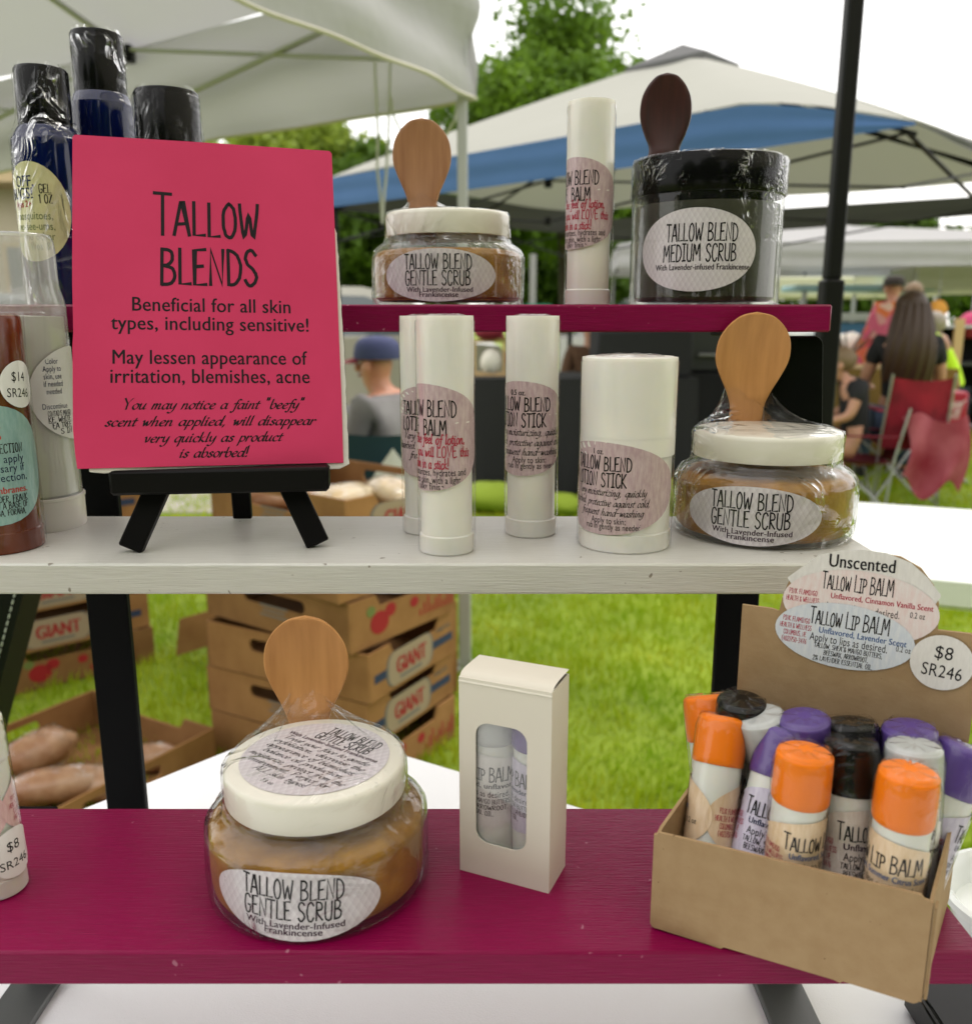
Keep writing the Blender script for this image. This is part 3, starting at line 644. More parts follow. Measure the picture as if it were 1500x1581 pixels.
# ------------------------------------------------------------------ blue bottles in shrink wrap, left end of the upper board
M_blue = mat('cobalt_glass', (.002, .006, .06), .08, spec=.5, coat=.1)
M_yellow = label_mat('pale_yellow_paper', (.60, .56, .30), (.66, .62, .36), 'streak')
F_loose = film('loose_shrink_wrap', bump=(48, .95, .007), ridge=True, milk=.0, rough=.03, boost=.95, base=-.02, scale3=(1, 1, .6))
def bottle(loc, rb, rc, zs, zc, H, label, seed=0, lab=False):
    t = thing('blue_bottle', label, 'bottle', loc, group='dark blue bottles in shrink wrap')
    part('glass_body', MB().lathe(smooth_profile([(.0001, 0), (rb - .002, 0), (rb, .002), (rb, zs * .5), (rb, zs - .004), (rb * .93, zs + .001), (rc * 1.02, zs + .006), (rc * .9, zc)], 5), 48, cap0=False, cap1=False), M_blue, t)
    part('cap', MB().lathe([(rc * .95, zc), (rc, zc + .0003), (rc, H - .0012), (rc - .0008, H), (.0001, H)], 48, cap0=False, cap1=False), M_blk, t)
    rr = random.Random(seed); ph = [rr.uniform(0, 6.3) for _ in range(6)]
    def fn(u, v):
        a = u * 2 * math.pi; z = v * (H + .0015)
        base = rb if z < zs else rb + (rc - rb) * min(1, (z - zs) / .009)
        w = .00022 * (math.sin(5 * a + ph[0] + z * 150) + .7 * math.sin(9 * a + ph[1] - z * 210) + .5 * math.sin(15 * a + ph[2] + z * 90)) * (1.3 if z > zs else .5)
        q = base + .0006 + w
        if v > .97: q *= .96 - .1 * (v - .97) / .03
        return (q * math.cos(a), q * math.sin(a), z)
    part('plastic_wrap', MB().grid(fn, 80, 44, close_u=True), F_loose, t, ang=70)
    if lab:
        pl = on_cyl(rb + .0001, .0435, R(-12), .0002)
        l = sheet(t, ellipse(.036, .046, 40), pl, M_yellow, 'label', 5)
        lettering(l, [('sans', 'OFF,', -.003, .0115, .0048, 'n', .75, .03, 'c'), ('sans', 'BUGS!', -.006, .0060, .0048, 'n', .75, .03, 'c'), ('hand', 'GEL', .0075, .0085, .004, 'k', .8, 0, 'c'), ('hand', '1 OZ', .0075, .0040, .004, 'k', .8, 0, 'c'),
                      ('sans', 'Ages 2+', -.005, .0022, .0028, 'r', .75, .02, 'c'), ('sans', 'mosquitoes,', .000, -.0035, .0034, 'g', .75, 0, 'c'), ('sans', 'no-see-ums,', .0005, -.0083, .0034, 'g', .75, 0, 'c'), ('sans', 'and other', .002, -.0130, .0034, 'g', .75, 0, 'c'), ('sans', 'flies &', .003, -.0175, .0034, 'g', .75, 0, 'c')], pl,
                  cutoff=lambda x, y: (x / .0175) ** 2 + (y / .0225) ** 2 < 1)
    return t
bottle((-.2140, .4620, S2), .0165, .0122, .0780, .0815, .1105, 'dark blue bottle with pale yellow oval label, leftmost on the upper burgundy board', 1, True)
bottle((-.1985, .4935, S2), .0160, .0128, .1000, .1030, .1350, 'tallest dark blue bottle, rising behind the corner of the pink sign', 2)
bottle((-.1570, .4700, S2), .0163, .0155, .0590, .0620, .1020, 'bottle with broad black cap peeping over the top edge of the pink sign', 3)

# ------------------------------------------------------------------ left end of the grey board
M_clear = mat('frosted_clear_plastic', (.70, .69, .62), .3, spec=.4, noise=(20, (.60, .59, .50)))
F_frost = film('clear_cap_plastic', bump=(30, .1, .002), milk=.28, rough=.08, boost=1.2, base=.03)
ct = thing('clear_twist_tube', 'tall clear twist tube with white oval label behind the amber tube', 'balm stick', (-.2085, .4068, S1))
part('base', MB().lathe([(.0001, 0), (.0188, 0), (.0192, .0006), (.0192, .0135), (.0196, .0138), (.0196, .0150), (.0185, .0152)], 96, cap0=False, cap1=False, rib=(.0005, .0134, .0004)), M_white, ct)
part('barrel', MB().lathe([(.0186, .0152), (.0187, .075), (.0192, .078), (.0192, .0975), (.0187, .098)], 64, cap0=False, cap1=False), F_frost, ct)
part('core', MB().lathe([(.0001, .016), (.0176, .016), (.0176, .096), (.0001, .0965)], 48, cap0=False, cap1=False), M_clear, ct)
part('cap', MB().lathe(smooth_profile([(.0192, .1005), (.0186, .104), (.0172, .110), (.0170, .122), (.0166, .128), (.0158, .1305), (.0135, .1315), (.0001, .1318)], 3), 64, cap0=False, cap1=False), F_frost, ct)
part('cap_ring', MB().lathe([(.0192, .098), (.0193, .1004), (.0188, .1006)], 64, cap0=False, cap1=False), F_frost, ct)
L_white = mat('white_paper', (.78, .77, .76), .4)
pl = on_cyl(.0193, .062, R(27 + 68), .0002)
l = sheet(ct, ellipse(.046, .042, 40), pl, L_white, 'label', 5)
cl = [('sans', s_, -.012, .0135 - i * .0033, .0023, c_, .7, .0, 'c') for i, (s_, c_) in enumerate((('Color', 'n'), ('Apply to', 'n'), ('skin, use', 'n'), ('if needed', 'n'), ('needed', 'n'), ('', 'n'), ('Discontinue', 'n')))] + [('hand', s_, -.010, -.0095 - i * .0027, .0023, 'k', .8, 0, 'c', .012) for i, s_ in enumerate(('CONTAINS MANGO', 'KE, WHITE', 'TEA TREE', 'OILS IN'))]
lettering(l, cl, pl, cutoff=lambda x, y: (x / .0225) ** 2 + (y / .0205) ** 2 < 1)
M_amber = mat('amber_plastic', (.17, .030, .003), .2, spec=.3, noise=(14, (.08, .012, .002)), scale3=(5, 5, .5), coat=.2)
at_ = thing('amber_tube', 'amber brown tube with teal oval label and round price sticker, at the left edge', 'balm stick', (-.2068, .3665, S1))
part('barrel', MB().lathe([(.0001, 0), (.0166, 0), (.0172, .0005), (.0172, .0085), (.0168, .009), (.0170, .072), (.0170, .0725)], 64, cap0=False, cap1=False), M_amber, at_)
part('cap', MB().lathe([(.0165, .0728), (.0172, .073), (.0172, .0945), (.0167, .0962), (.0150, .0968), (.0001, .0968)], 64, cap0=False, cap1=False), M_amber, at_)
L_teal = label_mat('teal_paper', (.22, .38, .36), (.30, .46, .44), 'streak')
pl = on_cyl(.0172, .037, R(29 + 4), .0002)
l = sheet(at_, ellipse(.048, .049, 40), pl, L_teal, 'label', 5)
lettering(l, [('sans', 'Healing', .0035, .0120, .0052, 'o', .9, .035, 'r'), ('hand', 'FOR INFECTION', .0120, .0050, .0036, 'k', .8, 0, 'r', .020), ('sans', 'Clean and apply', .0118, .0010, .0030, 'n', .85, 0, 'r'), ('sans', 'as necessary if', .0118, -.0028, .0030, 'n', .85, 0, 'r'), ('sans', 'infection,', .0125, -.0066, .0030, 'n', .85, 0, 'r'),
               ('sans', 'membranes.', .0120, -.0115, .0026, 'o', .85, .02, 'r'), ('hand', 'LAVENDER, FRANK', .0118, -.0150, .0026, 'k', .8, 0, 'r'), ('hand', 'IN A BASE OF', .0118, -.0178, .0026, 'k', .8, 0, 'r'), ('hand', 'JOJOBA, FORAHA,', .0105, -.0206, .0024, 'k', .8, 0, 'r')], pl, cutoff=lambda x, y: (x / .0235) ** 2 + (y / .024) ** 2 < 1)
pl = on_cyl(.0174, .0690, R(29 + 52), .0003, roll=R(-4))
l = sheet(at_, ellipse(.019, .019, 32), pl, L_white, 'price_sticker', 4)
lettering(l, [('sans', '$14', -.001, .0012, .0036, 'k', .85, 0, 'c'), ('sans', 'SR246', -.001, -.0052, .0034, 'k', .85, 0, 'c')], pl)
def amberwrap(u, v):
    a = u * 2 * math.pi; z = .001 + v * .0965; q = .0179 + .0003 * math.sin(6 * a + 50 * z) + .0003 * math.sin(11 * a - 90 * z)
    return (q * math.cos(a), q * math.sin(a), z)
part('plastic_wrap', MB().grid(amberwrap, 72, 30, close_u=True), F_tube, at_, ang=70)

# ------------------------------------------------------------------ pink sign on a small black easel
eo = Vector((-.1096, .3615, S1)); erz = R(6.2)
M_pink = mat('pink_card', (.60, .046, .130), .65, spec=.12, noise=(14, (.53, .036, .105), 8), bump=(700, .12, .0003))
M_ewood = mat('black_painted_wood', (.005, .0045, .0045), .42, spec=.1, bump=(60, .35, .0005), scale3=(1, 1, .15))
M_eedge = mat('worn_black_edge', (.06, .05, .045), .5)
ea = thing('easel', 'small black wooden easel holding the pink sign', 'easel', eo, erz)
part('ledge', MB().box((.0008, -.0005, .0303), (.0872, .0125, .0102), bev=.0012), M_ewood, ea)
for sg in (-1, 1):
    part('front_leg', MB().bar((sg * .0385, .0005, .0012), (sg * .0270, .0075, .0262), .0098, .0055, up=(0, -1, .2)), M_ewood, ea)
    part('front_stile', MB().bar((sg * .0270, .0075, .0262), (sg * .012, .0375, .110), .0090, .0050, up=(0, -1, .3)), M_ewood, ea)
part('rear_leg', MB().bar((-.0015, .0570, .0012), (0, .0360, .095), .0088, .0045, up=(0, -1, -.2)), M_ewood, ea)
part('top_block', MB().box((0, .0375, .107), (.030, .006, .010), bev=.001), M_ewood, ea)
lean = R(19.3)
sg_M = Matrix.Translation(eo) @ Matrix.Rotation(R(12.5), 4, 'Z') @ Matrix.Translation((-.0030, -.0012, .0357)) @ Matrix.Rotation(R(90) - lean, 4, 'X') @ Matrix.Rotation(R(-1.0), 4, 'Z')
sign = thing('pink_sign', 'pink cardboard sign reading Tallow Blends, leaning on the black easel', 'sign', M=sg_M)
W2, H2 = .0532, .1400
out = [(-W2 + .0018, 0), (W2, .0006), (W2 + .0002, .030), (W2, H2 * .6), (W2 - .0002, H2 - .0012), (W2 - .0012, H2), (0, H2 + .0007), (-W2 + .0010, H2 + .0010), (-W2, H2), (-W2 - .0001, H2 * .55), (-W2 + .0003, H2 * .4), (-W2, H2 * .36), (-W2 + .0002, .016), (-W2 + .0010, .006)]
part('card', MB().prism(out, .0007), M_pink, sign, smooth=False)
M_torn = mat('white_card_edge', (.66, .64, .58), .8, bump=(900, .4, .0006))
rr = random.Random(4)
tor = [(-W2 + .006, -.0010)] + [(-W2 + .006 + i * .0052, -.0014 - .0009 * rr.random() * (1 if i < 2 or i > 19 else .25)) for i in range(1, 20)] + [(W2 + .0025 + .0004 * rr.random(), .0004)]
for i in range(1, 40):
    v = i / 40; tor.append((W2 + .0021 - .0016 * v * v + .0004 * rr.random(), v * .105))
tor += [(W2 - .001, .108), (-W2 + .006, .108)]
part('backing_card', MB().prism(tor, .0022, Matrix.Translation((0, 0, -.0024))), M_torn, sign, smooth=False)
P = on_plane(Matrix.Translation((0, 0, .0007)))
lettering(sign, [('hand', 'Tallow', .0003, .0985, .0150, 'k', .8, 0, 'c', .0435), ('hand', 'BLENDS', .0010, .0772, .0155, 'k', .8, 0, 'c', .0400),
                 ('sans', 'Beneficial for all skin', .0012, .0655, .0056, 'k', .8, .5, 'c', .0640), ('sans', 'types, including sensitive!', .0010, .0575, .0056, 'k', .8, .5, 'c', .0790),
                 ('sans', 'May lessen appearance of', .0005, .0430, .0056, 'k', .8, .5, 'c', .0780), ('sans', 'irritation, blemishes, acne', .0005, .0350, .0056, 'k', .8, .5, 'c', .0795),
                 ('script', 'You may notice a faint "beefy"', .0015, .0240, .0043, 'k', .8, 0, 'c', .0720), ('script', 'scent when applied; will disappear'.replace(';', ','), .0005, .0170, .0043, 'k', .8, 0, 'c', .0830),
                 ('script', 'very quickly as product', .0010, .0102, .0043, 'k', .8, 0, 'c', .0545), ('script', 'is absorbed!', .0010, .0038, .0043, 'k', .8, 0, 'c', .0275)], P)

# ------------------------------------------------------------------ black tablet behind the middle step
tb = thing('tablet', 'black tablet with rounded corners standing under the upper board behind the jar', 'tablet', (.1485, .4230, S1))
tb.rotation_euler = (R(-11), 0, 0)
part('body', MB().prism(rounded_rect(.0285, .0880, .0045, cy=.0440), .0055, Matrix.Translation((0, .0027, 0)) @ Matrix.Rotation(R(90), 4, 'X')), mat('tablet_rim', (.25, .25, .26), .35, metal=.7), tb, smooth=False)
part('screen', MB().prism(rounded_rect(.0278, .0872, .0042, cy=.0440), .0006, Matrix.Translation((0, -.0029, 0)) @ Matrix.Rotation(R(90), 4, 'X')), mat('black_glass', (.004, .004, .004), .12, spec=.35), tb, smooth=False)

# ------------------------------------------------------------------ white two-tube box with window
M_box = mat('cream_box_card', (.70, .65, .56), .5, bump=(500, .08, .0003), noise=(20, (.67, .62, .53)))
brz = R(-23.8); bx0 = Vector((-.0097, .2958, S0))
wb = thing('window_box', 'small cream cardboard box with rounded window showing two lip balms', 'box', bx0, brz)
BW, BD, BH, TK = .0352, .0175, .0772, .0005
def holed(w, h, hole, t, M):
    """sheet with a rounded hole, thickened"""
    n = len(hole); outer = []
    for x, y in hole:
        a = math.atan2((y - h / 2) / h, (x - w / 2) / w); c, s = math.cos(a), math.sin(a); k = .5 / max(abs(c), abs(s)); outer.append((w / 2 + w * c * k, h / 2 + h * s * k))
    for cx_, cy_ in ((0, 0), (w, 0), (w, h), (0, h)):
        j = min(range(n), key=lambda i: (outer[i][0] - cx_) ** 2 + (outer[i][1] - cy_) ** 2); outer[j] = (cx_, cy_)
    vs = [M @ Vector((x, y, 0)) for x, y in outer] + [M @ Vector((x, y, 0)) for x, y in hole] + [M @ Vector((x, y, t)) for x, y in outer] + [M @ Vector((x, y, t)) for x, y in hole]
    fs = []
    for i in range(n):
        j = (i + 1) % n
        fs += [(i, n + i, n + j, j), (2 * n + i, 2 * n + j, 3 * n + j, 3 * n + i), (i, j, 2 * n + j, 2 * n + i), (n + i, 3 * n + i, 3 * n + j, n + j)]
    return MB().add(vs, fs)
Mf = Matrix.Translation((0, TK, 0)) @ Matrix.Rotation(R(90), 4, 'X')
part('front_panel', holed(BW, BH, rounded_rect(.0198, .0475, .0052, 7, .0164, .0375), TK, Mf), M_box, wb, ang=30)
part('side_panel', MB().box((BW - TK / 2, BD / 2 + TK / 2, BH / 2), (TK, BD - TK, BH)), M_box, wb)
part('side_panel', MB().box((TK / 2, BD / 2 + TK / 2, BH / 2), (TK, BD - TK, BH)), M_box, wb)
part('back_panel', MB().box((BW / 2, BD + TK / 2 + .0001, BH / 2), (BW, TK, BH)), M_box, wb)
part('base_panel', MB().box((BW / 2, BD / 2, .0004), (BW - .0014, BD - .0014, TK)), M_box, wb)
def topf(u, v):
    y = -.0004 + v * (BD + .0008)
    z = BH + .0006 + .0012 * math.sin(min(v * 2.2, 1) * 1.57) - (.0022 * max(0, .12 - v) / .12)
    return (u * BW, y, z)
part('tuck_flap', MB().grid(topf, 4, 14), M_box, wb)
part('window_film', MB().box((.0164, .0011, .0375), (.022, .00008, .050)), film('window_film', milk=.05, base=.04, boost=.8, rough=.04), wb)

# ------------------------------------------------------------------ lip balm tubes
TR, TL = .0087, .0670
M_orange = mat('orange_plastic', (.82, .19, .006), .32, spec=.3, sub=.1)
M_purple = mat('purple_plastic', (.10, .055, .24), .32, spec=.5)
M_blackp = mat('black_plastic', (.006, .0055, .0055), .25, spec=.3)
M_milk = mat('milky_plastic', (.72, .72, .66), .3, sub=.3, noise=(25, (.66, .66, .6)))
M_capc = mat('grey_clear_cap', (.46, .47, .46), .18, spec=.6)
F_lip = film('lip_balm_wrap', bump=(60, .34, .002), ridge=True, milk=.0, rough=.03, boost=1.1, base=.0)
L_col = {'orange': label_mat('peach_paper', (.70, .50, .30), (.78, .60, .42), 'streak'), 'purple': label_mat('lilac_paper', (.52, .47, .60), (.62, .58, .68), 'streak'),
         'black': label_mat('beige_paper', (.60, .50, .44), (.68, .60, .54), 'streak'), 'clear': label_mat('pale_paper', (.66, .63, .60), (.74, .71, .68), 'streak'), 'pink': label_mat('rose_paper', (.68, .42, .42), (.76, .54, .52), 'streak')}
SC = {'orange': ('Summer Citrus Scent', 'b'), 'purple': ('Lavender Scent', 'n'), 'black': ('Vanilla Scent', 's'), 'clear': ('Unscented', 'k'), 'pink': ('Cinnamon Vanilla', 'r')}
TAIL = {'orange': 'CITRUS, LIME, TANGERINE,', 'purple': 'ARROWROOT, LAVENDER,', 'black': 'ARROWROOT, 2% VANILLA', 'clear': 'ARROWROOT.', 'pink': 'ARROWROOT,'}
def lipbalm_lines(kind):
    sc, c = SC[kind]
    L = [('hand', 'Tallow Lip BALM', .001, .0042, .0046, 'k', .8, 0, 'c', .0300), ('sans', ('Unflavored, ' if kind != 'clear' else '') + sc + (', unflavored' if kind == 'clear' else ''), .003, .0014, .0019, c, .9, .02, 'c', .0300), ('sans', 'Apply to lips as desired.', .001, -.0020, .0023, 'k', .82, 0, 'c', .0255),
         ('hand', 'TALLOW, SHEA & MANGO BUTTERS,', .001, -.0046, .0018, 'k', .8, 0, 'c', .0270), ('hand', 'BEESWAX, ' + TAIL[kind], .001, -.0070, .0018, 'k', .8, 0, 'c', .0250), ('hand', 'ESSENTIAL OIL.', .001, -.0094, .0018, 'k', .8, 0, 'c', .014),
         ('sans', '0.2 oz', .0205, -.0030, .0017, 'k', .8, 0, 'c')]
    for i, s_ in enumerate(('PINK FLAMINGO', 'HEALTH & WELLNESS', 'COLUMBUS, NE', '(402)750-3476')): L.append(('hand', s_, -.0195, .0022 - i * .0025, .0018, 'r', .8, 0, 'c', (.009, .0115, .008, .0085)[i]))
    return L
PROTO = {}
def lip_balm(kind, label, M, phi, price=False, wrap=True, group='lip balm tubes in the kraft box'):
    """a tube standing along local z; phi turns its label"""
    M = M @ Matrix.Rotation(phi, 4, 'Z')
    key = (kind, price)
    if key in PROTO: return copy_thing(PROTO[key], M=M, label=label)
    t = thing('lip_balm', label, 'lip balm', M=M, group=group)
    body = lambda: MB().lathe([(.0001, 0), (TR - .0006, 0), (TR, .0005), (TR, .0065), (TR - .0004, .0068), (TR - .0004, TL - .0160)], 64, cap0=False, cap1=False, rib=(.0004, .0066, .0002)).mesh('barrel', M_milk)
    part('barrel', cached('lb_body', body), t)
    cm = {'orange': M_orange, 'purple': M_purple, 'black': M_blackp, 'clear': M_capc, 'pink': M_milk}[kind]
    part('cap', cached('lb_cap' + kind, lambda: MB().lathe(smooth_profile([(TR - .0008, TL - .0165), (TR + .0002, TL - .0163), (TR + .0002, TL - .010), (TR, TL - .0022), (TR - .0004, TL - .0011), (TR - .0014, TL - .0003), (TR - .003, TL), (.0001, TL)], 3), 48, cap0=False, cap1=False).mesh('cap', cm)), t)
    pl = on_cyl(TR, .0325, 0, .0001)
    lb = sheet(t, ellipse(.0570, .0290, 48), pl, L_col[kind], 'label', 6)
    lettering(lb, lipbalm_lines(kind), pl, cutoff=lambda x, y: (x / .0280) ** 2 + (y / .0142) ** 2 < 1)
    if price:
        pp = on_cyl(TR, .0160 if kind == 'orange' else .0150, math.pi + .15, .0003)
        l = sheet(t, ellipse(.0170, .0170, 32), pp, L_white, 'price_sticker', 4)
        lettering(l, [('sans', '$8', 0, .0012, .0036, 'k', .85, 0, 'c'), ('sans', 'SR246', 0, -.0048, .0030, 'k', .85, 0, 'c')], pp)
    if wrap:
        def mk():
            def fn(u, v):
                a = u * 2 * math.pi; z = v * (TL + .0008); q = TR + .0006 + .00016 * math.sin(5 * a + 2 + 50 * z) + .00014 * math.sin(9 * a - 70 * z)
                if v > .955: q = q * (1 - .75 * (v - .955) / .045); z = TL + .0005 + .0003 * math.sin(7 * a)
                return (q * math.cos(a), q * math.sin(a), z)
            return MB().grid(fn, 56, 28, close_u=True).mesh('plastic_wrap', F_lip, ang=70)
        part('plastic_wrap', cached('lb_wrap', mk), t)
    PROTO[key] = t
    return t
Mb = Matrix.Translation(bx0) @ Matrix.Rotation(brz, 4, 'Z')
lip_balm('clear', 'white unscented lip balm seen on the left in the cream box window', Mb @ Matrix.Translation((.0093, .0102, .0010)), R(-28), wrap=False, group='lip balm tubes in the cream box')
PROTO.clear()
lip_balm('purple', 'purple capped lip balm seen on the right in the cream box window', Mb @ Matrix.Translation((.0256, .0108, .0010)), R(-75), wrap=False, group='lip balm tubes in the cream box')
PROTO.clear()
lip_balm('pink', 'lip balm tube with rose label cut by the left edge, on the lower board', Matrix.Translation((-.1752, .2850, S0)) @ Matrix.Rotation(R(-2), 4, 'Y'), R(180 - 35 + 98), wrap=True, group='lip balm tubes on the lower board')
lt = thing('price_tag', 'round white price sticker on the tube at the left edge', 'price sticker', M=Matrix.Translation((-.1752, .2850, S0)) @ Matrix.Rotation(R(-2), 4, 'Y')) if False else None
for o in [o for o in scene.objects if o.name.startswith('lip_balm') and 'rose label' in o.get('label', '')]:
    pp = on_cyl(TR, .0165, R(30 + 40) - R(180 - 35 + 98), .0009)
    l = sheet(o, ellipse(.0175, .0185, 32), pp, L_white, 'price_sticker', 4)
    lettering(l, [('sans', '$8', -.0005, .0012, .0034, 'k', .85, 0, 'c'), ('sans', 'SR246', -.0005, -.0052, .0030, 'k', .85, 0, 'c')], pp)
PROTO.clear()

# ------------------------------------------------------------------ kraft counter box
M_kraft = mat('kraft_card', (.37, .25, .135), .8, spec=.2, noise=(160, (.33, .215, .112), 7), bump=(600, .3, .0004), specks=(700, (.16, .10, .05)))
krz = R(-24.5); ko = Vector((.0553, .2627, S0 + .0004))
kb = thing('kraft_box', 'open kraft cardboard counter box with tall header card, full of lip balms', 'box', ko, krz)
KW, KD, KH, KT = .0825, .0600, .0362, .0011
rr = random.Random(9)
fo = [(.0012, .0006), (.019, 0), (.0235, -.0003), (.0245, .0006), (.058, .0001), (.0600, -.0004), (.0606, .0004), (KW - .002, -.0003), (KW - .0008, .0004), (KW, .003), (KW, KH - .0015), (KW - .0022, KH - .0012), (KW - .0032, KH), (.0016, KH), (.0008, KH - .0010), (0, KH - .0010), (0, .002)]
RX = Matrix.Rotation(R(90), 4, 'X')
part('front_wall', MB().prism(fo, KT, Matrix.Translation((0, KT, 0)) @ RX), M_kraft, kb, smooth=False)
SK = .171
RY = Matrix(((SK, 0, 1, 0), (1, 0, 0, 0), (0, 1, 0, 0), (0, 0, 0, 1)))
so = [(KT, 0), (KD, 0), (KD, .046), (KD * .55, KH + .003), (KT + .004, KH - .0005), (KT, KH - .002)]
part('side_wall', MB().prism(so, KT, Matrix.Translation((0, 0, 0)) @ RY), M_kraft, kb, smooth=False)
part('side_wall', MB().prism(so, KT, Matrix.Translation((KW - KT, 0, 0)) @ RY), M_kraft, kb, smooth=False)
part('side_flap', MB().prism([(KT + .0003, .001), (.004, .001), (.004, KH - .003), (KT + .0003, KH - .004)], .0008, Matrix.Translation((KW + .0004, 0, 0)) @ RY), M_kraft, kb, smooth=False)
part('floor_panel', MB().prism([(.0012, .0012), (KW - .0012, .0012), (KW - .0012 + SK * KD, KD - .0008), (.0012 + SK * KD, KD - .0008)], .001), M_kraft, kb, smooth=False)
PW = .0775; px0 = KW - PW
def pu(x): return (x - 1143) * PW / 354 + px0
def pv(x, y): return .0985 + (932 + (x - 1143) * .1017 - y) * .000222
hd = [(px0, 0), (KW, 0), (KW, pv(1497, 968)), (pu(1437), pv(1437, 963))]
hd += [(pu(x), pv(x, y)) for x, y in ((1434, 920), (1425, 893), (1405, 866), (1375, 848), (1340, 842), (1300, 840), (1265, 848), (1235, 866), (1216, 884), (1207, 910), (1202, 941))] + [(pu(1190), pv(1190, 937)), (px0, pv(1143, 932))]
HM = Matrix.Translation((SK * KD, KD + .0013, 0)) @ RX
part('header_card', MB().prism(hd, .0012, HM), M_kraft, kb, smooth=False)
HP = HM @ Matrix.Translation((0, 0, .0012))
def header_label(outline, m, lines, lift, rot=0, c=(0, 0)):
    Mx = HP @ Matrix.Translation((c[0], c[1], lift)) @ Matrix.Rotation(rot, 4, 'Z'); p = on_plane(Mx)
    l = sheet(kb, outline, p, m, 'paper_label', 2)
    lettering(l, lines, p)
L_h1 = label_mat('blue_white_paper', (.56, .60, .68), (.66, .68, .72), 'streak'); L_h2 = label_mat('rose_white_paper', (.72, .56, .55), (.74, .67, .66), 'streak'); L_h3 = label_mat('white_grey_paper', (.66, .63, .61), (.74, .71, .69), 'streak')
c3 = (pu(1322), pv(1322, 885))
top = [(pu(x) - c3[0], pv(x, y) - c3[1]) for x, y in ((1211, 884), (1256, 846), (1290, 838), (1320, 837), (1355, 842), (1390, 857), (1415, 880), (1436, 908), (1428, 925), (1380, 940), (1260, 925), (1226, 905))][::-1]
header_label(top, L_h3, [('sans', 'Unscented', -.0004, .0035, .0044, 'k', .86, .025, 'c', .0212)], .0001, 0, c3)
pinkl = [('hand', 'Tallow Lip BALM', -.0010, .0052, .0050, 'k', .8, 0, 'c', .0232), ('sans', 'Unflavored, Cinnamon Vanilla Scent', .0068, .0020, .0019, 'r', .9, .02, 'c', .0325), ('sans', 'Apply to lips as desired.', .0010, -.0022, .0026, 'k', .8, 0, 'c', .0240), ('sans', '0.2 oz', .0185, -.0012, .0020, 'k', .6, 0, 'c')] + [('hand', s_, -.0185, .0020 - i * .0027, .0018, 'r', .8, 0, 'c', w_) for i, (s_, w_) in enumerate((('PINK FLAMINGO', .0095), ('HEALTH & WELLNESS', .0112)))]
header_label(ellipse(.0505, .0262, 44), L_h2, pinkl, .0003, R(-1), (pu(1322), pv(1322, 930)))
bluel = [('hand', 'Tallow Lip BALM', .0015, .0030, .0050, 'k', .8, 0, 'c', .0262), ('sans', 'Unflavored, Lavender Scent', .0060, .0000, .0021, 'b', .9, .02, 'c', .0285), ('sans', 'Apply to lips as desired.', .0018, -.0033, .0028, 'k', .8, 0, 'c', .0255), ('sans', '0.2 oz', .0195, -.0020, .0020, 'k', .6, 0, 'c'),
         ('hand', 'TALLOW, SHEA & MANGO BUTTERS,', .0022, -.0056, .0018, 'k', .8, 0, 'c', .0225), ('hand', 'BEESWAX, ARROWROOT,', .0018, -.0080, .0018, 'k', .8, 0, 'c', .0148), ('hand', '2% LAVENDER ESSENTIAL OIL.', .0010, -.0104, .0018, 'k', .8, 0, 'c', .0200)] + [('hand', s_, -.0160, .0026 - i * .0026, .0018, 'r', .8, 0, 'c', w_) for i, (s_, w_) in enumerate((('PINK FLAMINGO', .0092), ('HEALTH & WELLNESS', .0108), ('COLUMBUS, NE', .0078), ('(402)750-3476', .0085)))]
header_label(ellipse(.0460, .0238, 44), L_h1, bluel, .0005, R(-2.5), (pu(1303), pv(1303, 979)))
header_label(ellipse(.0196, .0196, 36), L_h3, [('sans', '$8', 0, .0014, .0043, 'k', .85, 0, 'c'), ('sans', 'SR246', .0004, -.0052, .0042, 'k', .82, 0, 'c', .0125)], .0007, R(-4), (pu(1447), pv(1447, 1014)))

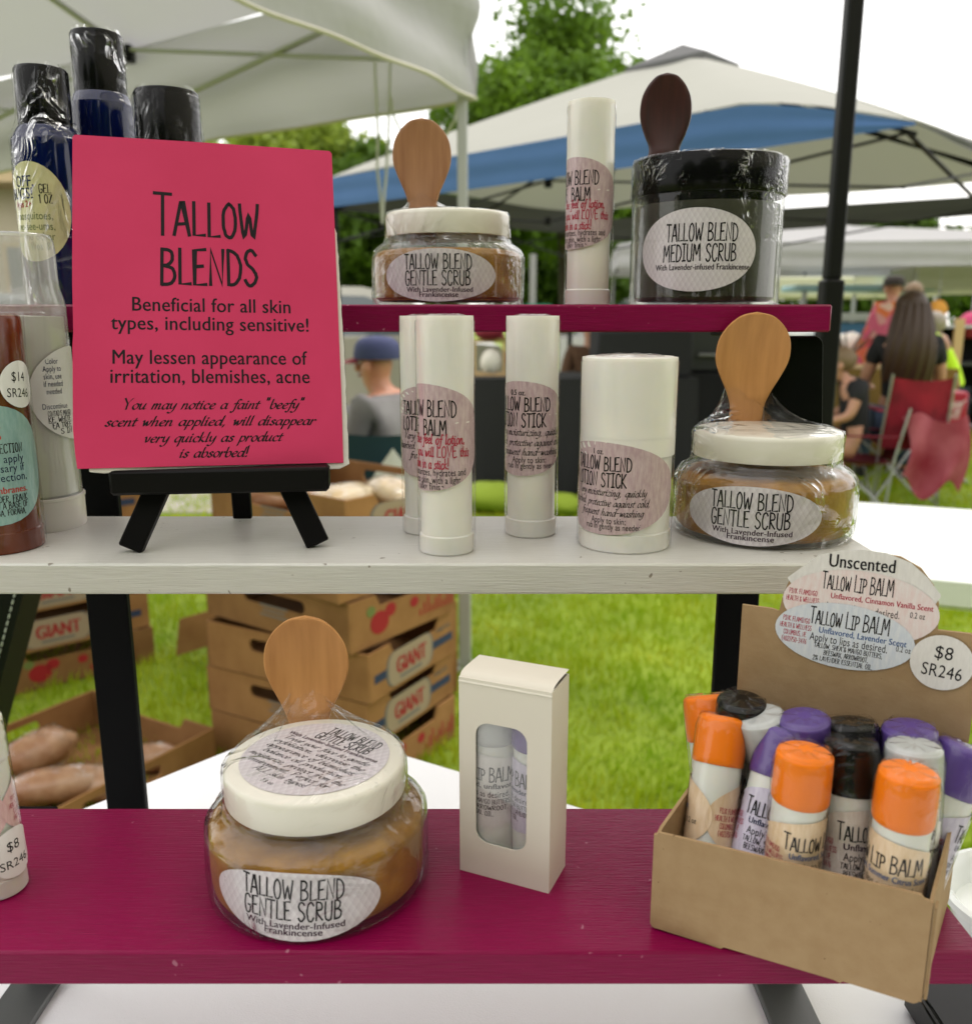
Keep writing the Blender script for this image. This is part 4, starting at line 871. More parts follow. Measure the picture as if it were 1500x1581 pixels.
Mk = Matrix.Translation(ko) @ Matrix.Rotation(krz, 4, 'Z')
def tube_to(u, v, px, py, twist=0):
    """matrix of a tube that stands at (u, v) on the box floor and whose tip is seen at a pixel"""
    B = Mk @ Vector((u + SK * v, v, .0018)); C = Vector((0, 0, HC)); d = (spot(px, py, Y=1) - C).normalized()
    oc = C - B; b = d.dot(oc); c = oc.dot(oc) - TL * TL; disc = b * b - c
    tt = -b - math.sqrt(max(disc, 0)); T = C + d * tt; z = (T - B).normalized()
    q = Vector((0, 0, 1)).rotation_difference(z)
    return Matrix.Translation(B) @ q.to_matrix().to_4x4()
for kind, lab, u, v, px, py, phi, pr in (
    ('orange', 'orange capped lip balm leaning out at the far left of the kraft box', .0150, .0330, 1089, 1068, R(90), False),
    ('orange', 'orange capped lip balm with price sticker at the left front of the kraft box', .0120, .0125, 1118, 1092, R(172), True),
    ('black', 'black capped lip balm hidden behind the two orange ones on the left', .0090, .0500, 1145, 1079, R(40), False),
    ('clear', 'white capped lip balm between the orange and the purple caps', .0340, .0500, 1171, 1102, R(150), False),
    ('purple', 'purple capped lip balm leaning right, next to the left orange ones', .0255, .0120, 1219, 1106, R(36), False),
    ('purple', 'purple capped lip balm peeping out behind the leaning purple one', .0400, .0450, 1241, 1106, R(20), False),
    ('orange', 'orange capped lip balm at the middle of the box front', .0400, .0110, 1243, 1158, R(62), False),
    ('black', 'black capped lip balm between the two front orange ones', .0560, .0150, 1314, 1142, R(66), False),
    ('black', 'crinkle wrapped black cap just behind the front black one', .0580, .0350, 1313, 1112, R(80), False),
    ('black', 'black cap tipped to the left at the back of the kraft box', .0690, .0440, 1332, 1094, R(0), False),
    ('purple', 'purple cap with upright tube before the header card', .0700, .0460, 1404, 1121, R(0), False),
    ('clear', 'clear crinkle wrapped cap behind the right orange one', .0730, .0280, 1411, 1148, R(-60), False),
    ('orange', 'orange capped lip balm at the right front corner of the kraft box', .0695, .0110, 1404, 1188, R(-64), False),
    ('purple', 'purple capped lip balm leaning far out over the right wall', .0690, .0300, 1492, 1150, R(120), False)):
    lip_balm(kind, lab, tube_to(u, v, px, py), phi + R(-14), pr)
# ------------------------------------------------------------------ lawn, path, tables
M_cloth = mat('white_table_cloth', (.80, .80, .82), .6, bump=(1500, .35, .0004))
tc_ = thing('display_table', 'white covered table under the display stand, its corner pointing away', 'table', (-.1456, .6325, 0))
a_ = Vector((-.67, -.742, 0)).normalized(); b_ = Vector((.862, -.507, 0)).normalized()
def quad(L1, L2, z0, z1, i0=0, j0=0):
    vs = [a_ * (i0 + i * L1) + b_ * (j0 + j * L2) + Vector((0, 0, z)) for z in (z0, z1) for i, j in ((0, 0), (1, 0), (1, 1), (0, 1))]
    return MB().add(vs, [(0, 3, 2, 1), (4, 5, 6, 7), (0, 1, 5, 4), (1, 2, 6, 5), (2, 3, 7, 6), (3, 0, 4, 7)])
part('table_top', quad(.80, 1.25, TABLE - .03, TABLE), M_cloth, tc_, smooth=False)
M_leg = mat('grey_steel_tube', (.35, .35, .36), .35, metal=.6)
for i, j in ((.1, .12), (.7, .12), (.1, 1.12), (.7, 1.12)):
    p = a_ * i + b_ * j; part('leg', MB().tube([(p.x, p.y, 0), (p.x, p.y, TABLE - .03)], .014), M_leg, tc_)

M_soil = mat('lawn_soil', (.26, .35, .02), .95, noise=(2.2, (.15, .22, .014), 8))
ground = put('ground', MB().add([(-70, -20, 0), (70, -20, 0), (70, 110, 0), (-70, 110, 0)], [(0, 1, 2, 3)]).mesh('ground', M_soil), kind='structure')
def grass():
    rs = np.random.RandomState(3); n = 150000
    y = 1.3 + 9.2 * rs.rand(n) ** 1.5; x = (rs.rand(n) - .5) * (1.6 + y * 1.35) + .1 * y * 0
    h = .022 + .035 * rs.rand(n); h *= .55 + .55 * (np.sin(x * 5.1 + 1.3 * y) * np.sin(y * 6.3 - x) * .5 + .5) + .3 * (np.sin(x * 17 + 2 * y) * np.sin(y * 15) > .3)
    a = rs.rand(n) * 6.283; ln = (rs.rand(n) - .3) * .05; w = .0018 + .0006 * y
    la = rs.rand(n) * 6.283
    c, s = np.cos(a) * w, np.sin(a) * w
    v = np.zeros((n, 3, 3)); v[:, 0] = np.stack([x - c, y - s, 0 * x], 1); v[:, 1] = np.stack([x + c, y + s, 0 * x], 1)
    v[:, 2] = np.stack([x + np.cos(la) * ln, y + np.sin(la) * ln, h], 1)
    me = bpy.data.meshes.new('grass'); me.vertices.add(n * 3); me.vertices.foreach_set('co', v.ravel())
    me.loops.add(n * 3); me.loops.foreach_set('vertex_index', np.arange(n * 3, dtype=np.int32)); me.polygons.add(n)
    me.polygons.foreach_set('loop_start', np.arange(0, n * 3, 3, dtype=np.int32)); me.update(calc_edges=True); me.validate()
    me.materials.append(mat('grass_blades', (.26, .42, .010), .6, noise=(3.0, (.62, .57, .04), 9), trans=.4, spec=.2))
    return me
put('grass', grass(), kind='stuff')
M_path = mat('concrete_path', (.42, .38, .33), .9, noise=(4, (.36, .33, .29), 6))
put('path', MB().box((-5.2, 7.4, .006), (8.6, 4.4, .012)).mesh('path', M_path, smooth=False), kind='structure')
put('road', MB().box((0, 13.2, .004), (90, 5.0, .008)).mesh('road', mat('asphalt', (.11, .11, .11), .9, noise=(8, (.09, .09, .09), 5)), smooth=False), kind='structure')

# white folding table at the right
ft = thing('folding_table', 'white plastic folding table standing on the grass at the right', 'table', (1.23, 1.50, 0), R(-21))
M_ftop = mat('white_moulded_plastic', (.76, .78, .76), .45, bump=(400, .08, .0004))
part('table_top', MB().prism(rounded_rect(1.52, .62, .06, 6), .040, Matrix.Translation((0, 0, .700))), M_ftop, ft, ang=30)
part('table_rim', MB().prism(rounded_rect(1.48, .58, .05, 6), .012, Matrix.Translation((0, 0, .6880))), M_ftop, ft, ang=30)
for sx in (-1, 1):
    for sy in (-1, 1): part('leg', MB().tube([(sx * .60, sy * .22, 0), (sx * .56, sy * .22, .688)], .013), M_leg, ft)

# white lidded tub, black case and dark bag on and beside the display table
tub = thing('plastic_tub', 'shallow round white plastic tub with raised rim at the right edge', 'tub', (.2745, .395, TABLE))
part('tub', MB().lathe([(.0001, 0), (.034, 0), (.038, .016), (.0420, .0165), (.0424, .0205), (.0395, .0212), (.0360, .0180), (.0335, .0065), (.0001, .006)], 56, cap0=False, cap1=False), mat('white_tub_plastic', (.78, .80, .79), .25), tub)
bc = thing('black_case', 'low black case on the white table under the right end of the stand', 'case', (.213, .3075, TABLE))
part('body', MB().box((0, 0, .009), (.050, .074, .016), bev=.002), M_blk, bc)
part('lid', MB().box((0, 0, .0195), (.052, .076, .004), bev=.001), M_blk, bc)
M_leather = mat('black_leather', (.008, .009, .009), .5, bump=(420, .5, .0006), spec=.12)
bg_ = thing('leather_bag', 'black leather bag with white stitched seam at the left edge', 'bag', spot(-60, 1010, Y=.78), R(4))
bg_.location.z = TABLE - .33
P0 = [spot(36, 905, Y=.78), spot(-6, 1075, Y=.78)]
off = Vector(bg_.location); p1, p2 = P0[0] - off, P0[1] - off
d_ = (p1 - p2).normalized()
tp = p1 + d_ * .12
part('panel', MB().prism([(tp.x, tp.z), (tp.x - .45, tp.z + .02), (p2.x - .5, 0), (p2.x - d_.x / d_.z * p2.z, 0)], .05, Matrix.Translation((0, .05, 0)) @ RX), M_leather, bg_, smooth=False)
M_thread = mat('white_thread', (.55, .58, .55), .7)
for i in range(34):
    q = p2 + d_ * (i * .0072 - .02); q2 = q + d_ * .0045
    part('stitch', MB().tube([(q.x - .0075, -.0008, q.z), (q2.x - .0075, -.0008, q2.z)], .0007, 5), M_thread, bg_)

# ------------------------------------------------------------------ produce cartons
M_card = mat('brown_carton', (.38, .195, .075), .85, noise=(9, (.26, .125, .045), 9), bump=(50, .3, .002), vary=.28, spec=.2)
M_cprint = {'b': mat('navy_print', (.02, .035, .085), .7), 'r': mat('red_print', (.36, .01, .015), .7), 'g': mat('green_print', (.16, .20, .05), .7), 't': mat('tan_print', (.36, .27, .18), .7), 'e': mat('grey_print', (.16, .15, .14), .7)}
CT = .006
def carton_meshes(L, Wd, H):
    dip = .030
    long_ = [(0, 0), (L, 0), (L, H), (L * .78, H), (L * .74, H - dip), (L * .26, H - dip), (L * .22, H), (0, H)]
    e = Wd - 2 * CT; hole = rounded_rect(.11 if e < .42 else .22, .034, .015, 5, e / 2, H * .68)
    return (MB().prism(long_, CT, Matrix.Translation((-L / 2, CT, 0)) @ RX).mesh('long_panel', M_card, False), holed(e, H, hole, CT, Matrix.Translation((-e / 2, CT, 0)) @ RX).mesh('end_panel', M_card, False), MB().box((0, 0, .004), (L - .004, Wd - .004, .006)).mesh('floor_panel', M_card, False))
def print_mesh(kind, L, H):
    mb = MB(); cols = ['b', 'r', 't', 'e', 'g']; w = .19; ax = -L * .06
    def rect(x0, y0, x1, y1, c, z=0): mb.add([(x0, y0, z), (x1, y0, z), (x1, y1, z), (x0, y1, z)], [(0, 1, 2, 3)], cols.index(c))
    if kind == 'logo':
        rect(-L * .45, H * .34, ax - w * .56, H * .52, 'b'); rect(ax + w * .56, H * .34, L * .45, H * .52, 'b')
        for k, (c, s) in enumerate((('e', 1.0), ('t', .92))): mb.add([(x, y, .0004 + k * .0004) for x, y in rounded_rect(w * 1.12 * s, H * .74 - (1 - s) * .03, .034 * s, 5, ax, H * .44)], [tuple(range(24))], cols.index(c))
        v, f, wd = sans_text('GIANT', H * .36, .72, 0); [mb.add([(ax - wd / 2 + p[0] + q_, H * .30 + p[1], .0014 + q_ * .1) for p in v], f, 1) for q_ in (0, .002, .004)]
        rect(ax - .05, H * .17, ax + .05, H * .23, 'e', .0012)
        v, f, wd = sans_text('TOMATOES', H * .10, .8, .01); mb.add([(L * .24 + p[0], H * .66 + p[1], .0004) for p in v], f, 3)
    elif kind == 'fruit':
        for cx_, cy_, r_, c in ((-.10, .42, .034, 'r'), (-.06, .60, .020, 'r'), (.03, .56, .016, 'r'), (-.13, .70, .016, 'g')): mb.add([(cx_ + x, H * cy_ + y, .0004) for x, y in ellipse(r_ * 2, r_ * 1.7, 14)], [tuple(range(14))], cols.index(c))
        for i in range(9): rect(.05 + i * .016, H * .2, .057 + i * .016, H * (.35 + .12 * (i % 3)), 'r', .0003)
    else:
        rect(-.05, H * .52, .05, H * .56, 'e'); rect(-.04, H * .42, .04, H * .46, 'e'); rect(-.05, H * .32, .05, H * .36, 'e')
    me = mb.mesh('print', [M_cprint[c] for c in cols], False)
    return me
def carton(loc, rz, label, L=.50, Wd=.36, H=.125, kind='logo', group='cardboard produce cartons'):
    t = thing('produce_carton', label, 'carton', loc, rz, group=group)
    lm, em, fm = cached(('cm', L, Wd, H), lambda: carton_meshes(L, Wd, H))
    pm = cached(('pm', kind, L, H), lambda: print_mesh(kind, L, H)); sm = cached(('pm', 'small', L, H), lambda: print_mesh('small', L, H))
    for s in (0, 1):
        o = put('long_panel', lm, t, (0, (-Wd / 2) if s == 0 else Wd / 2, 0), (0, 0, math.pi * s))
        put('print', pm, o, (0, -.0006, 0), (R(90), 0, 0), kind='stuff')
        o = put('end_panel', em, t, ((-L / 2) if s == 0 else L / 2, 0, 0), (0, 0, R(-90) + math.pi * s))
        put('print', sm, o, (0, -.0006, 0), (R(90), 0, 0), kind='stuff')
    put('floor_panel', fm, t)
    return t
cen = Vector((-.297, 1.944, 0)); u_ = Vector((.53, .848, 0)); l_ = Vector((-.848, .53, 0))
# centre stack: long side runs back to the left (l_), short side along u_
rr = random.Random(5)
names = ('bottom', 'second', 'third', 'fourth', 'fifth')
for k in range(6):
    L, Wd = .40, .52
    c = cen + l_ * (Wd / 2 + (rr.random() - .5) * .012) + u_ * (L / 2 + (rr.random() - .5) * .012); rz = math.atan2(u_.y, u_.x) + R((rr.random() - .5) * 8) - (R(7) if k == 4 else 0)
    if k < 5: carton((c.x, c.y, k * .127 + .004), rz + (0 if k in (0, 3) else 0), 'brown produce carton, %s from the grass in the centre stack' % names[k] if k else 'brown produce carton at the bottom of the centre stack, on the grass', L, Wd, .122, 'logo' if k not in (0, 3) else 'fruit')
    else: carton((c.x + .03, c.y, k * .127 + .004), rz - R(5), 'open carton holding wrapped loaves on top of the centre stack', L, Wd, .115, 'logo')
topc = Vector((c.x + .03, c.y, 5 * .127 + .02))
# stack on the left and the open tray on the grass
lc = Vector((-1.13, 2.86, 0)); ld = Vector((-.755, -.656, 0))
for k in range(5):
    c = lc + ld * (.26 + .012 * (k % 2)) + Vector((-.656, .755, 0)) * .2
    carton((c.x, c.y, k * .127 + .004), math.atan2(ld.y, ld.x) + math.pi + R((rr.random() - .5) * 3), 'brown produce carton, %s from the grass in the left stack' % names[k] if k else 'brown produce carton at the bottom of the left stack', .52, .40, .122, 'logo' if k else 'fruit')
fl = tag(put('loose_flap', MB().prism([(0, 0), (.16, .03), (.20, .16), (.02, .13)], .004, Matrix.Translation((-1.06, 2.86, .02)) @ Matrix.Rotation(R(25), 4, 'Z') @ RX).mesh('loose_flap', M_card, False)), 'torn cardboard flap sticking out beside the left carton stack', 'cardboard flap')
carton((-1.045, 1.985, .006), R(150) + math.pi, 'open shallow carton on the grass with wrapped loaves in it, left', .48, .56, .115, 'fruit')
sc_ = (spot(716, 965, Y=2.95)); carton((sc_.x - .26, 2.62, .004), R(30), 'brown carton behind the right side of the centre stack, lowest', .40, .30, .30, 'small')
M_loaf = mat('bread_crust', (.36, .16, .07), .5, noise=(16, (.55, .34, .2), 5), coat=.4, bump=(30, .6, .008))
M_loaf2 = mat('pale_loaf', (.55, .38, .18), .5, noise=(12, (.66, .54, .34), 4), coat=.4, bump=(30, .6, .008))
def loaf(p, rad, rz, lab, m, seed):
    o = put('wrapped_loaf', MB().blob((0, 0, 0), rad, 20, 12, jit=.05, seed=seed).mesh('wrapped_loaf', m), None, p, (0, 0, rz)); tag(o, lab, 'bread', 'wrapped loaves in the cartons')
    f_ = MB().blob((0, 0, 0), (rad[0] * 1.06, rad[1] * 1.08, rad[2] * 1.08), 20, 12, jit=.09, seed=seed + 9).mesh('wrapper', F_loose)
    put('wrapper', f_, o)
for i, (px, py, Y, rad, rz, lab, m) in enumerate((
    (60, 1160, 2.05, (.10, .055, .05), R(60), 'dark crusted wrapped loaf at the left end of the open carton', M_loaf), (90, 1212, 1.92, (.12, .05, .042), R(20), 'long wrapped loaf lying across the front of the open carton', M_loaf),
    (235, 1178, 2.09, (.075, .04, .035), R(10), 'small wrapped loaf in the right corner of the open carton', M_loaf), (150, 1220, 1.95, (.09, .045, .04), R(-15), 'pale topped wrapped loaf in the middle of the open carton front', M_loaf))):
    q = spot(px, py, Y=Y); q.z = max(q.z, .012 + rad[2]); loaf(q, rad, rz, lab, m, i)
for i, (dx, dy, rz, lab, m) in enumerate(((-.12, .0, .4, 'brown wrapped loaf at the left in the top carton', M_loaf), (.02, -.03, 1.1, 'cream coloured wrapped loaf in the middle of the top carton', M_loaf2), (.13, .07, 2.0, 'pale wrapped loaf at the right in the top carton', M_loaf2))):
    loaf(topc + Vector((dx, dy, .045)), (.12, .06, .036), rz, lab, m, i + 20)

# ------------------------------------------------------------------ tents
def tent(name, label, C, a, La, b, Lb, z0, val, peak, m_roof, m_val, m_frame, front=None, legs=((0, 0), (1, 0), (1, 1), (0, 1)), cap=None, truss=True, leg_r=.018, drop=.0, sag=.03, wr=.006, taper=0, hem=None):
    C = Vector((C[0], C[1], 0)); a = Vector((*a, 0)).normalized(); b = Vector((*b, 0)).normalized()
    t = thing(name, label, 'tent', C); z1 = z0 + val
    def cut(k, u): return val * taper * (max(0, (u - .80) / .20) ** 1.3 if k == 0 else 1 - .5 * u if k == 1 else .5 * (1 - u) if k == 2 else 0)
    corners = [Vector((0, 0, 0)), a * La, a * La + b * Lb, b * Lb]; mid = (corners[0] + corners[2]) / 2
    for k in range(4):
        p, q = corners[k], corners[(k + 1) % 4]
        def roof(u, v, p=p, q=q, k=k):
            e = p.lerp(q, u); r = e.lerp(mid, v); z = z1 + (peak - z1) * (v ** .93) - sag * math.sin(math.pi * v) * math.sin(math.pi * u) + .012 * math.sin(9 * u + k) * (1 - v) - cut(k, u) * (1 - v)
            return (r.x, r.y, z)
        part('roof_panel', MB().grid(roof, 20, 10), m_roof, t, ang=20)
        nrm = Vector(((q - p).y, -(q - p).x, 0)).normalized(); nrm = nrm if nrm.dot((p + q) / 2 - mid) > 0 else -nrm
        def vl(u, v, p=p, q=q, nrm=nrm, k=k):
            e = p.lerp(q, u); w = wr * (math.sin(14 * u + 3 * v + k) + .7 * math.sin(31 * u - 5 * v)) * (1 - v) + wr * 1.6 * math.sin(9 * v + 5 * u + k) * min(1, 4 * v * (1 - v)) + .012 * (1 - v)
            return (e.x + nrm.x * w, e.y + nrm.y * w, z0 + (val - cut(k, u)) * v - .02 * math.sin(math.pi * u) * (1 - v) * sag * 20 - drop * (k == 2))
        va_ = part('valance', MB().grid(vl, 60, 12), (front if (k in (0,) and front) else m_val), t, ang=30)
        if hem: part('hem', MB().tube([vl(i / 50, 0) for i in range(51)], .006, 5), hem, va_)
    for (i, j) in legs:
        p = a * (La * (.01 + .98 * i)) + b * (Lb * (.01 + .98 * j))
        part('leg', MB().box((p.x, p.y, z1 * .25), (leg_r * 2.1, leg_r * 2.1, z1 * .5), bev=.003).box((p.x, p.y, z1 * .75 - .01), (leg_r * 1.6, leg_r * 1.6, z1 * .5 - .02), bev=.003), m_frame, t, ang=30)
        part('foot_plate', MB().box((p.x, p.y, .005), (.09, .09, .008)), m_frame, t)
    if truss:
        zt, zb = z1 - .03 - .22 * taper, z1 - .27 - .22 * taper
        for k in range(4):
            p, q = corners[k], corners[(k + 1) % 4]; ins = (mid - (p + q) / 2).normalized() * .05
            n = 2
            for i in range(n):
                e0 = p.lerp(q, i / n + .01) + ins; e1 = p.lerp(q, (i + 1) / n - .01) + ins
                for za, zc_ in ((zt, zb), (zb, zt)):
                    part('truss_bar', MB().bar(e0 + Vector((0, 0, za)), e1 + Vector((0, 0, zc_)) + ins * .3 * (za > zc_), .022, .012), m_frame, t)
            e = (p + q) / 2 + ins
            part('bar_joint', MB().box((e.x, e.y, zt - .01), (.05, .05, .06), bev=.006), M_blk, t); part('bar_joint', MB().box((e.x, e.y, zb), (.04, .04, .05), bev=.006), M_blk, t)
            part('rafter', MB().tube([(e.x, e.y, zt), tuple(mid * .5 + e * .5 + Vector((0, 0, (zt + peak) / 2 - .09))), (mid.x, mid.y, peak - .06)], .011, 6), m_frame, t)
            part('rafter', MB().tube([(p.x, p.y, z1 - .05 - .22 * taper), (mid.x, mid.y, peak - .09)], .011, 6), m_frame, t)
        part('centre_pole', MB().tube([(mid.x, mid.y, peak - .38), (mid.x, mid.y, peak - .01)], .017, 8), m_frame, t)
    if cap:
        m, s = cap
        mb = MB()
        for k in range(4):
            p, q = corners[k], corners[(k + 1) % 4]
            A, B, D = mid.lerp(p, s), mid.lerp(q, s), mid
            zc2 = z1 + (peak - z1) * (1 - s) + .03
            mb.add([(A.x, A.y, zc2), (B.x, B.y, zc2), (D.x, D.y, peak + .06)], [(0, 1, 2)])
            mb.add([(A.x, A.y, zc2), (B.x, B.y, zc2), (B.x, B.y, zc2 - .05), (A.x, A.y, zc2 - .05)], [(0, 1, 2, 3)])
        part('vent_cap', mb, m, t, ang=10)
    return t
M_tentw = mat('white_tent_fabric', (.50, .49, .51), .8, trans=.32, bump=(5, .5, .03))
M_tentg = mat('offwhite_tent_fabric', (.42, .415, .37), .8, trans=.2, bump=(3, .3, .03))
M_tblue = mat('blue_tent_fabric', (.055, .135, .30), .8, trans=.15, bump=(4, .3, .03))
M_tgrey = mat('grey_tent_fabric', (.10, .10, .10), .8, trans=.15, bump=(4, .3, .03))
M_cream = mat('cream_tent_fabric', (.55, .55, .38), .8, trans=.25)
M_lilac = mat('pale_tent_fabric', (.48, .47, .47), .8, trans=.3, bump=(3, .4, .04))
M_tentn = mat('thin_white_tent_fabric', (.86, .82, .74), .8, trans=.6)
M_fw = mat('white_painted_steel', (.46, .46, .47), .4)
M_fg = mat('grey_painted_steel', (.28, .28, .26), .5)
M_fb = mat('black_painted_steel', (.010, .010, .011), .45, spec=.15)
tent('white_canopy', 'white pop up canopy with white legs, upper left', (-.035, 2.81), (-.845, .534), 3.0, (-.477, -.879), 2.05, HC + .634, .36, HC + 1.45, M_tentw, M_tentw, M_fw, leg_r=.019, sag=.02, wr=.012, hem=mat('cream_hem', (.56, .53, .44), .7))
tent('blue_band_canopy', 'large canopy with off-white roof, blue front band and black frame', (-1.24, 7.36), (.721, -.693), 4.42, (.69, .72), 3.05, HC + .85, .22, HC + 1.86, M_tentg, M_tgrey, M_fb, front=M_tblue, legs=((0, 0), (.47, .99), (1, 1), (0, 1)), cap=(mat('dark_vent_fabric', (.10, .10, .10), .8), .15), drop=.10, leg_r=.022, taper=.93, wr=.003)
tent('pale_canopy', 'pale canopy seen through the open side of the blue banded one', (1.75, 12.2), (1, -.13), 6.2, (.1, 1), 3.0, HC + .66, .30, HC + 1.30, M_lilac, M_lilac, M_fg, leg_r=.02, legs=((.16, 0), (0, 1), (1, 1)))
tent('cream_canopy', 'cream canopy at the right edge behind the seated people', (6.35, 13.6), (1, -.1), 3.0, (.1, 1), 3.0, HC + .42, .32, HC + 1.05, M_cream, M_cream, M_fw, leg_r=.035)
tent('cream_stall_canopy', 'low cream stall roof behind the black pole', (4.2, 19.0), (1, .0), 5.2, (.0, 1), 3.0, HC + .45, .35, HC + 1.15, M_cream, M_cream, M_fw, leg_r=.03, truss=False)
# the canopy over the display table: only its black pole is in the picture
bb = Vector((.98, -.2, 0)).normalized(); cc = Vector((-.2, -.98, 0)).normalized()
tent('near_canopy', 'canopy over the display with one black pole standing behind the stand at right', (.530, 1.50), (bb.x, bb.y), 2.9, (cc.x, cc.y), 2.9, HC + 1.02, .25, HC + 1.75, M_tentn, M_tentn, M_fb, leg_r=.0155, truss=False)
# weight ropes hanging from the white canopy
M_rope = mat('white_strap', (.6, .6, .58), .6)
rp = thing('hanging_straps', 'pale straps hanging from the white canopy edge', 'straps', spot(590, 95, Y=2.9))
def rel(px, py, Y): return tuple(spot(px, py, Y=Y) - Vector(rp.location))
part('strap', MB().tube([rel(578, 95, 2.9), rel(583, 200, 2.9), rel(582, 260, 2.9), rel(588, 310, 2.9), rel(590, 345, 2.9)], .0045, 6), M_rope, rp)
part('strap', MB().tube([rel(602, 95, 2.9), rel(600, 190, 2.9), rel(596, 270, 2.9), rel(592, 310, 2.9), rel(590, 345, 2.9)], .0045, 6), M_rope, rp)
part('strap_loop', MB().tube([rel(603, 150, 2.9), rel(608, 180, 2.9), rel(620, 205, 2.9), rel(650, 222, 2.9), rel(686, 212, 2.9), rel(702, 185, 2.85), rel(706, 160, 2.85)], .0045, 6), M_rope, rp)
# ------------------------------------------------------------------ trees
def leaf_mat(name, c1, c2):
    return mat(name, c1, .55, noise=(.55, c2, 5), trans=.33, spec=.2)
LM = [leaf_mat('leaves_bright', (.15, .26, .02), (.06, .13, .012)), leaf_mat('leaves_dark', (.10, .18, .018), (.045, .09, .012)), leaf_mat('leaves_yellow', (.30, .38, .05), (.16, .24, .03))]
M_bark = mat('tree_bark', (.10, .075, .055), .9, noise=(6, (.06, .045, .035), 6), bump=(12, .8, .03), scale3=(3, 3, .6))
def tree(x, y, H, cr, cz, label, m, seed, n=26000, ls=.11, dens=.75, gap=.5):
    rs = np.random.RandomState(seed); rr = random.Random(seed)
    t = thing('tree', label, 'tree', (x, y, 0), group='trees behind the market')
    mb = MB(); tips = []
    mb.tube([(0, 0, 0), (.05, .02, H * .18), (-.05, 0, H * .4), (.04, 0, H * .62), (0, 0, H * .85)], [.26 * H / 9, .19 * H / 9, .15 * H / 9, .10 * H / 9, .03], 10)
    part('trunk', mb, M_bark, t)
    clumps = []
    for i in range(26):
        a = rr.uniform(0, 6.283); e = rr.uniform(-.55, 1.45); k = rr.uniform(.55, 1.0)
        c = Vector((math.cos(a) * math.cos(e) * cr * k * .78, math.sin(a) * math.cos(e) * cr * k * .78, cz + math.sin(e) * (H - cz) * k * .86))
        clumps.append((c, rr.uniform(.26, .42) * cr))
        if i % 3 == 0:
            s = Vector((0, 0, H * rr.uniform(.25, .6))); md = (s + c) / 2 + Vector((0, 0, .12 * cr))
            part('limb', MB().tube([s, md, c], [.07 * H / 9, .05 * H / 9, .015], 6), M_bark, t)
    ci = rs.randint(0, len(clumps), n); C_ = np.array([list(c[0]) for c in clumps])[ci]; Rr = np.array([c[1] for c in clumps])[ci]
    d = rs.normal(size=(n, 3)); d /= np.linalg.norm(d, axis=1)[:, None]; r = Rr * (rs.rand(n) ** (.38))
    lump = 1 + .35 * np.sin(d[:, 0] * 7 + ci) * np.sin(d[:, 1] * 6 + 2 * ci)
    P = C_ + d * (r * lump)[:, None] * np.array([1, 1, .8])
    keep = np.sin(P[:, 0] * 2.3 + seed) * np.sin(P[:, 2] * 2.7) * np.sin(P[:, 1] * 2.1 + 1) < gap; P = P[keep]; d = d[keep]; n = len(P)
    nrm = rs.normal(size=(n, 3)) + d * .8; nrm /= np.linalg.norm(nrm, axis=1)[:, None]
    u = np.cross(nrm, rs.normal(size=(n, 3))); u /= np.linalg.norm(u, axis=1)[:, None]; w = np.cross(nrm, u); sz = (ls * (.6 + .8 * rs.rand(n)))[:, None]
    V = np.stack([P - u * sz, P - w * sz * .55, P + u * sz, P + w * sz * .55], 1).reshape(-1, 3)
    me = bpy.data.meshes.new('crown'); me.vertices.add(4 * n); me.vertices.foreach_set('co', V.ravel()); me.loops.add(4 * n); me.loops.foreach_set('vertex_index', np.arange(4 * n, dtype=np.int32)); me.polygons.add(n)
    me.polygons.foreach_set('loop_start', np.arange(0, 4 * n, 4, dtype=np.int32)); me.update(calc_edges=True); me.materials.append(m)
    put('crown', me, t, kind='stuff')
    return t
for i, (x, y, H, cr, cz, lab, k) in enumerate((
    (2.05, 24.0, 8.8, 3.9, 4.6, 'big bright green tree rising between the two canopies', 0), (-1.9, 21.5, 5.6, 2.3, 3.0, 'dark leafy tree behind the white canopy leg', 1), (-4.6, 23.0, 5.9, 2.8, 2.9, 'yellow green tree behind the pink sign top corner', 2),
    (-8.4, 25.0, 6.2, 3.0, 3.2, 'pale green tree behind the blue bottles', 2), (1.2, 30.0, 5.0, 3.2, 2.4, 'dark low tree seen under the blue banded canopy', 1), (4.9, 33.0, 4.6, 3.0, 2.2, 'dark tree behind the cream stall canopy', 1),
    (9.8, 34.0, 4.7, 3.2, 2.3, 'dark green tree behind the person in the flowered robe', 1), (14.6, 33.0, 4.6, 3.2, 2.2, 'green tree behind the cream canopy at the right edge', 1), (19.5, 35.0, 4.6, 3.4, 2.2, 'green tree at the far right edge of the market', 0))):
    tree(x, y, H, cr, cz, lab, LM[k], 11 + i, n=70000 if i == 0 else 18000, ls=.10 if i == 0 else .16)
for i, (x, y, H, cr, lab) in enumerate(((27, 31, 5.4, 3.8, 'round green tree out of the picture to the right'), (33, 22, 6.2, 4.0, 'tall green tree far out of the picture to the right'), (-17, 26, 6.4, 3.8, 'green tree beyond the cream building at the left'))):
    tree(x, y, H, cr, 2.6, lab, LM[1], 60 + i, n=12000, ls=.2)
# unseen trees added behind the camera to block low light and darken fronts
for i, (x, y, H, cr) in enumerate(((-7, -7.5, 6.6, 3.4), (-1.5, -9, 7, 3.6), (4.5, -8.4, 6.8, 3.5), (10.5, -5, 6, 3.0))):
    tree(x, y, H, cr, 2.6, ('green tree behind the viewer at the left', 'tall green tree straight behind the viewer', 'green tree behind the viewer at the right', 'small green tree to the right behind the viewer')[i], LM[1], 40 + i, n=5000, ls=.45, gap=2)

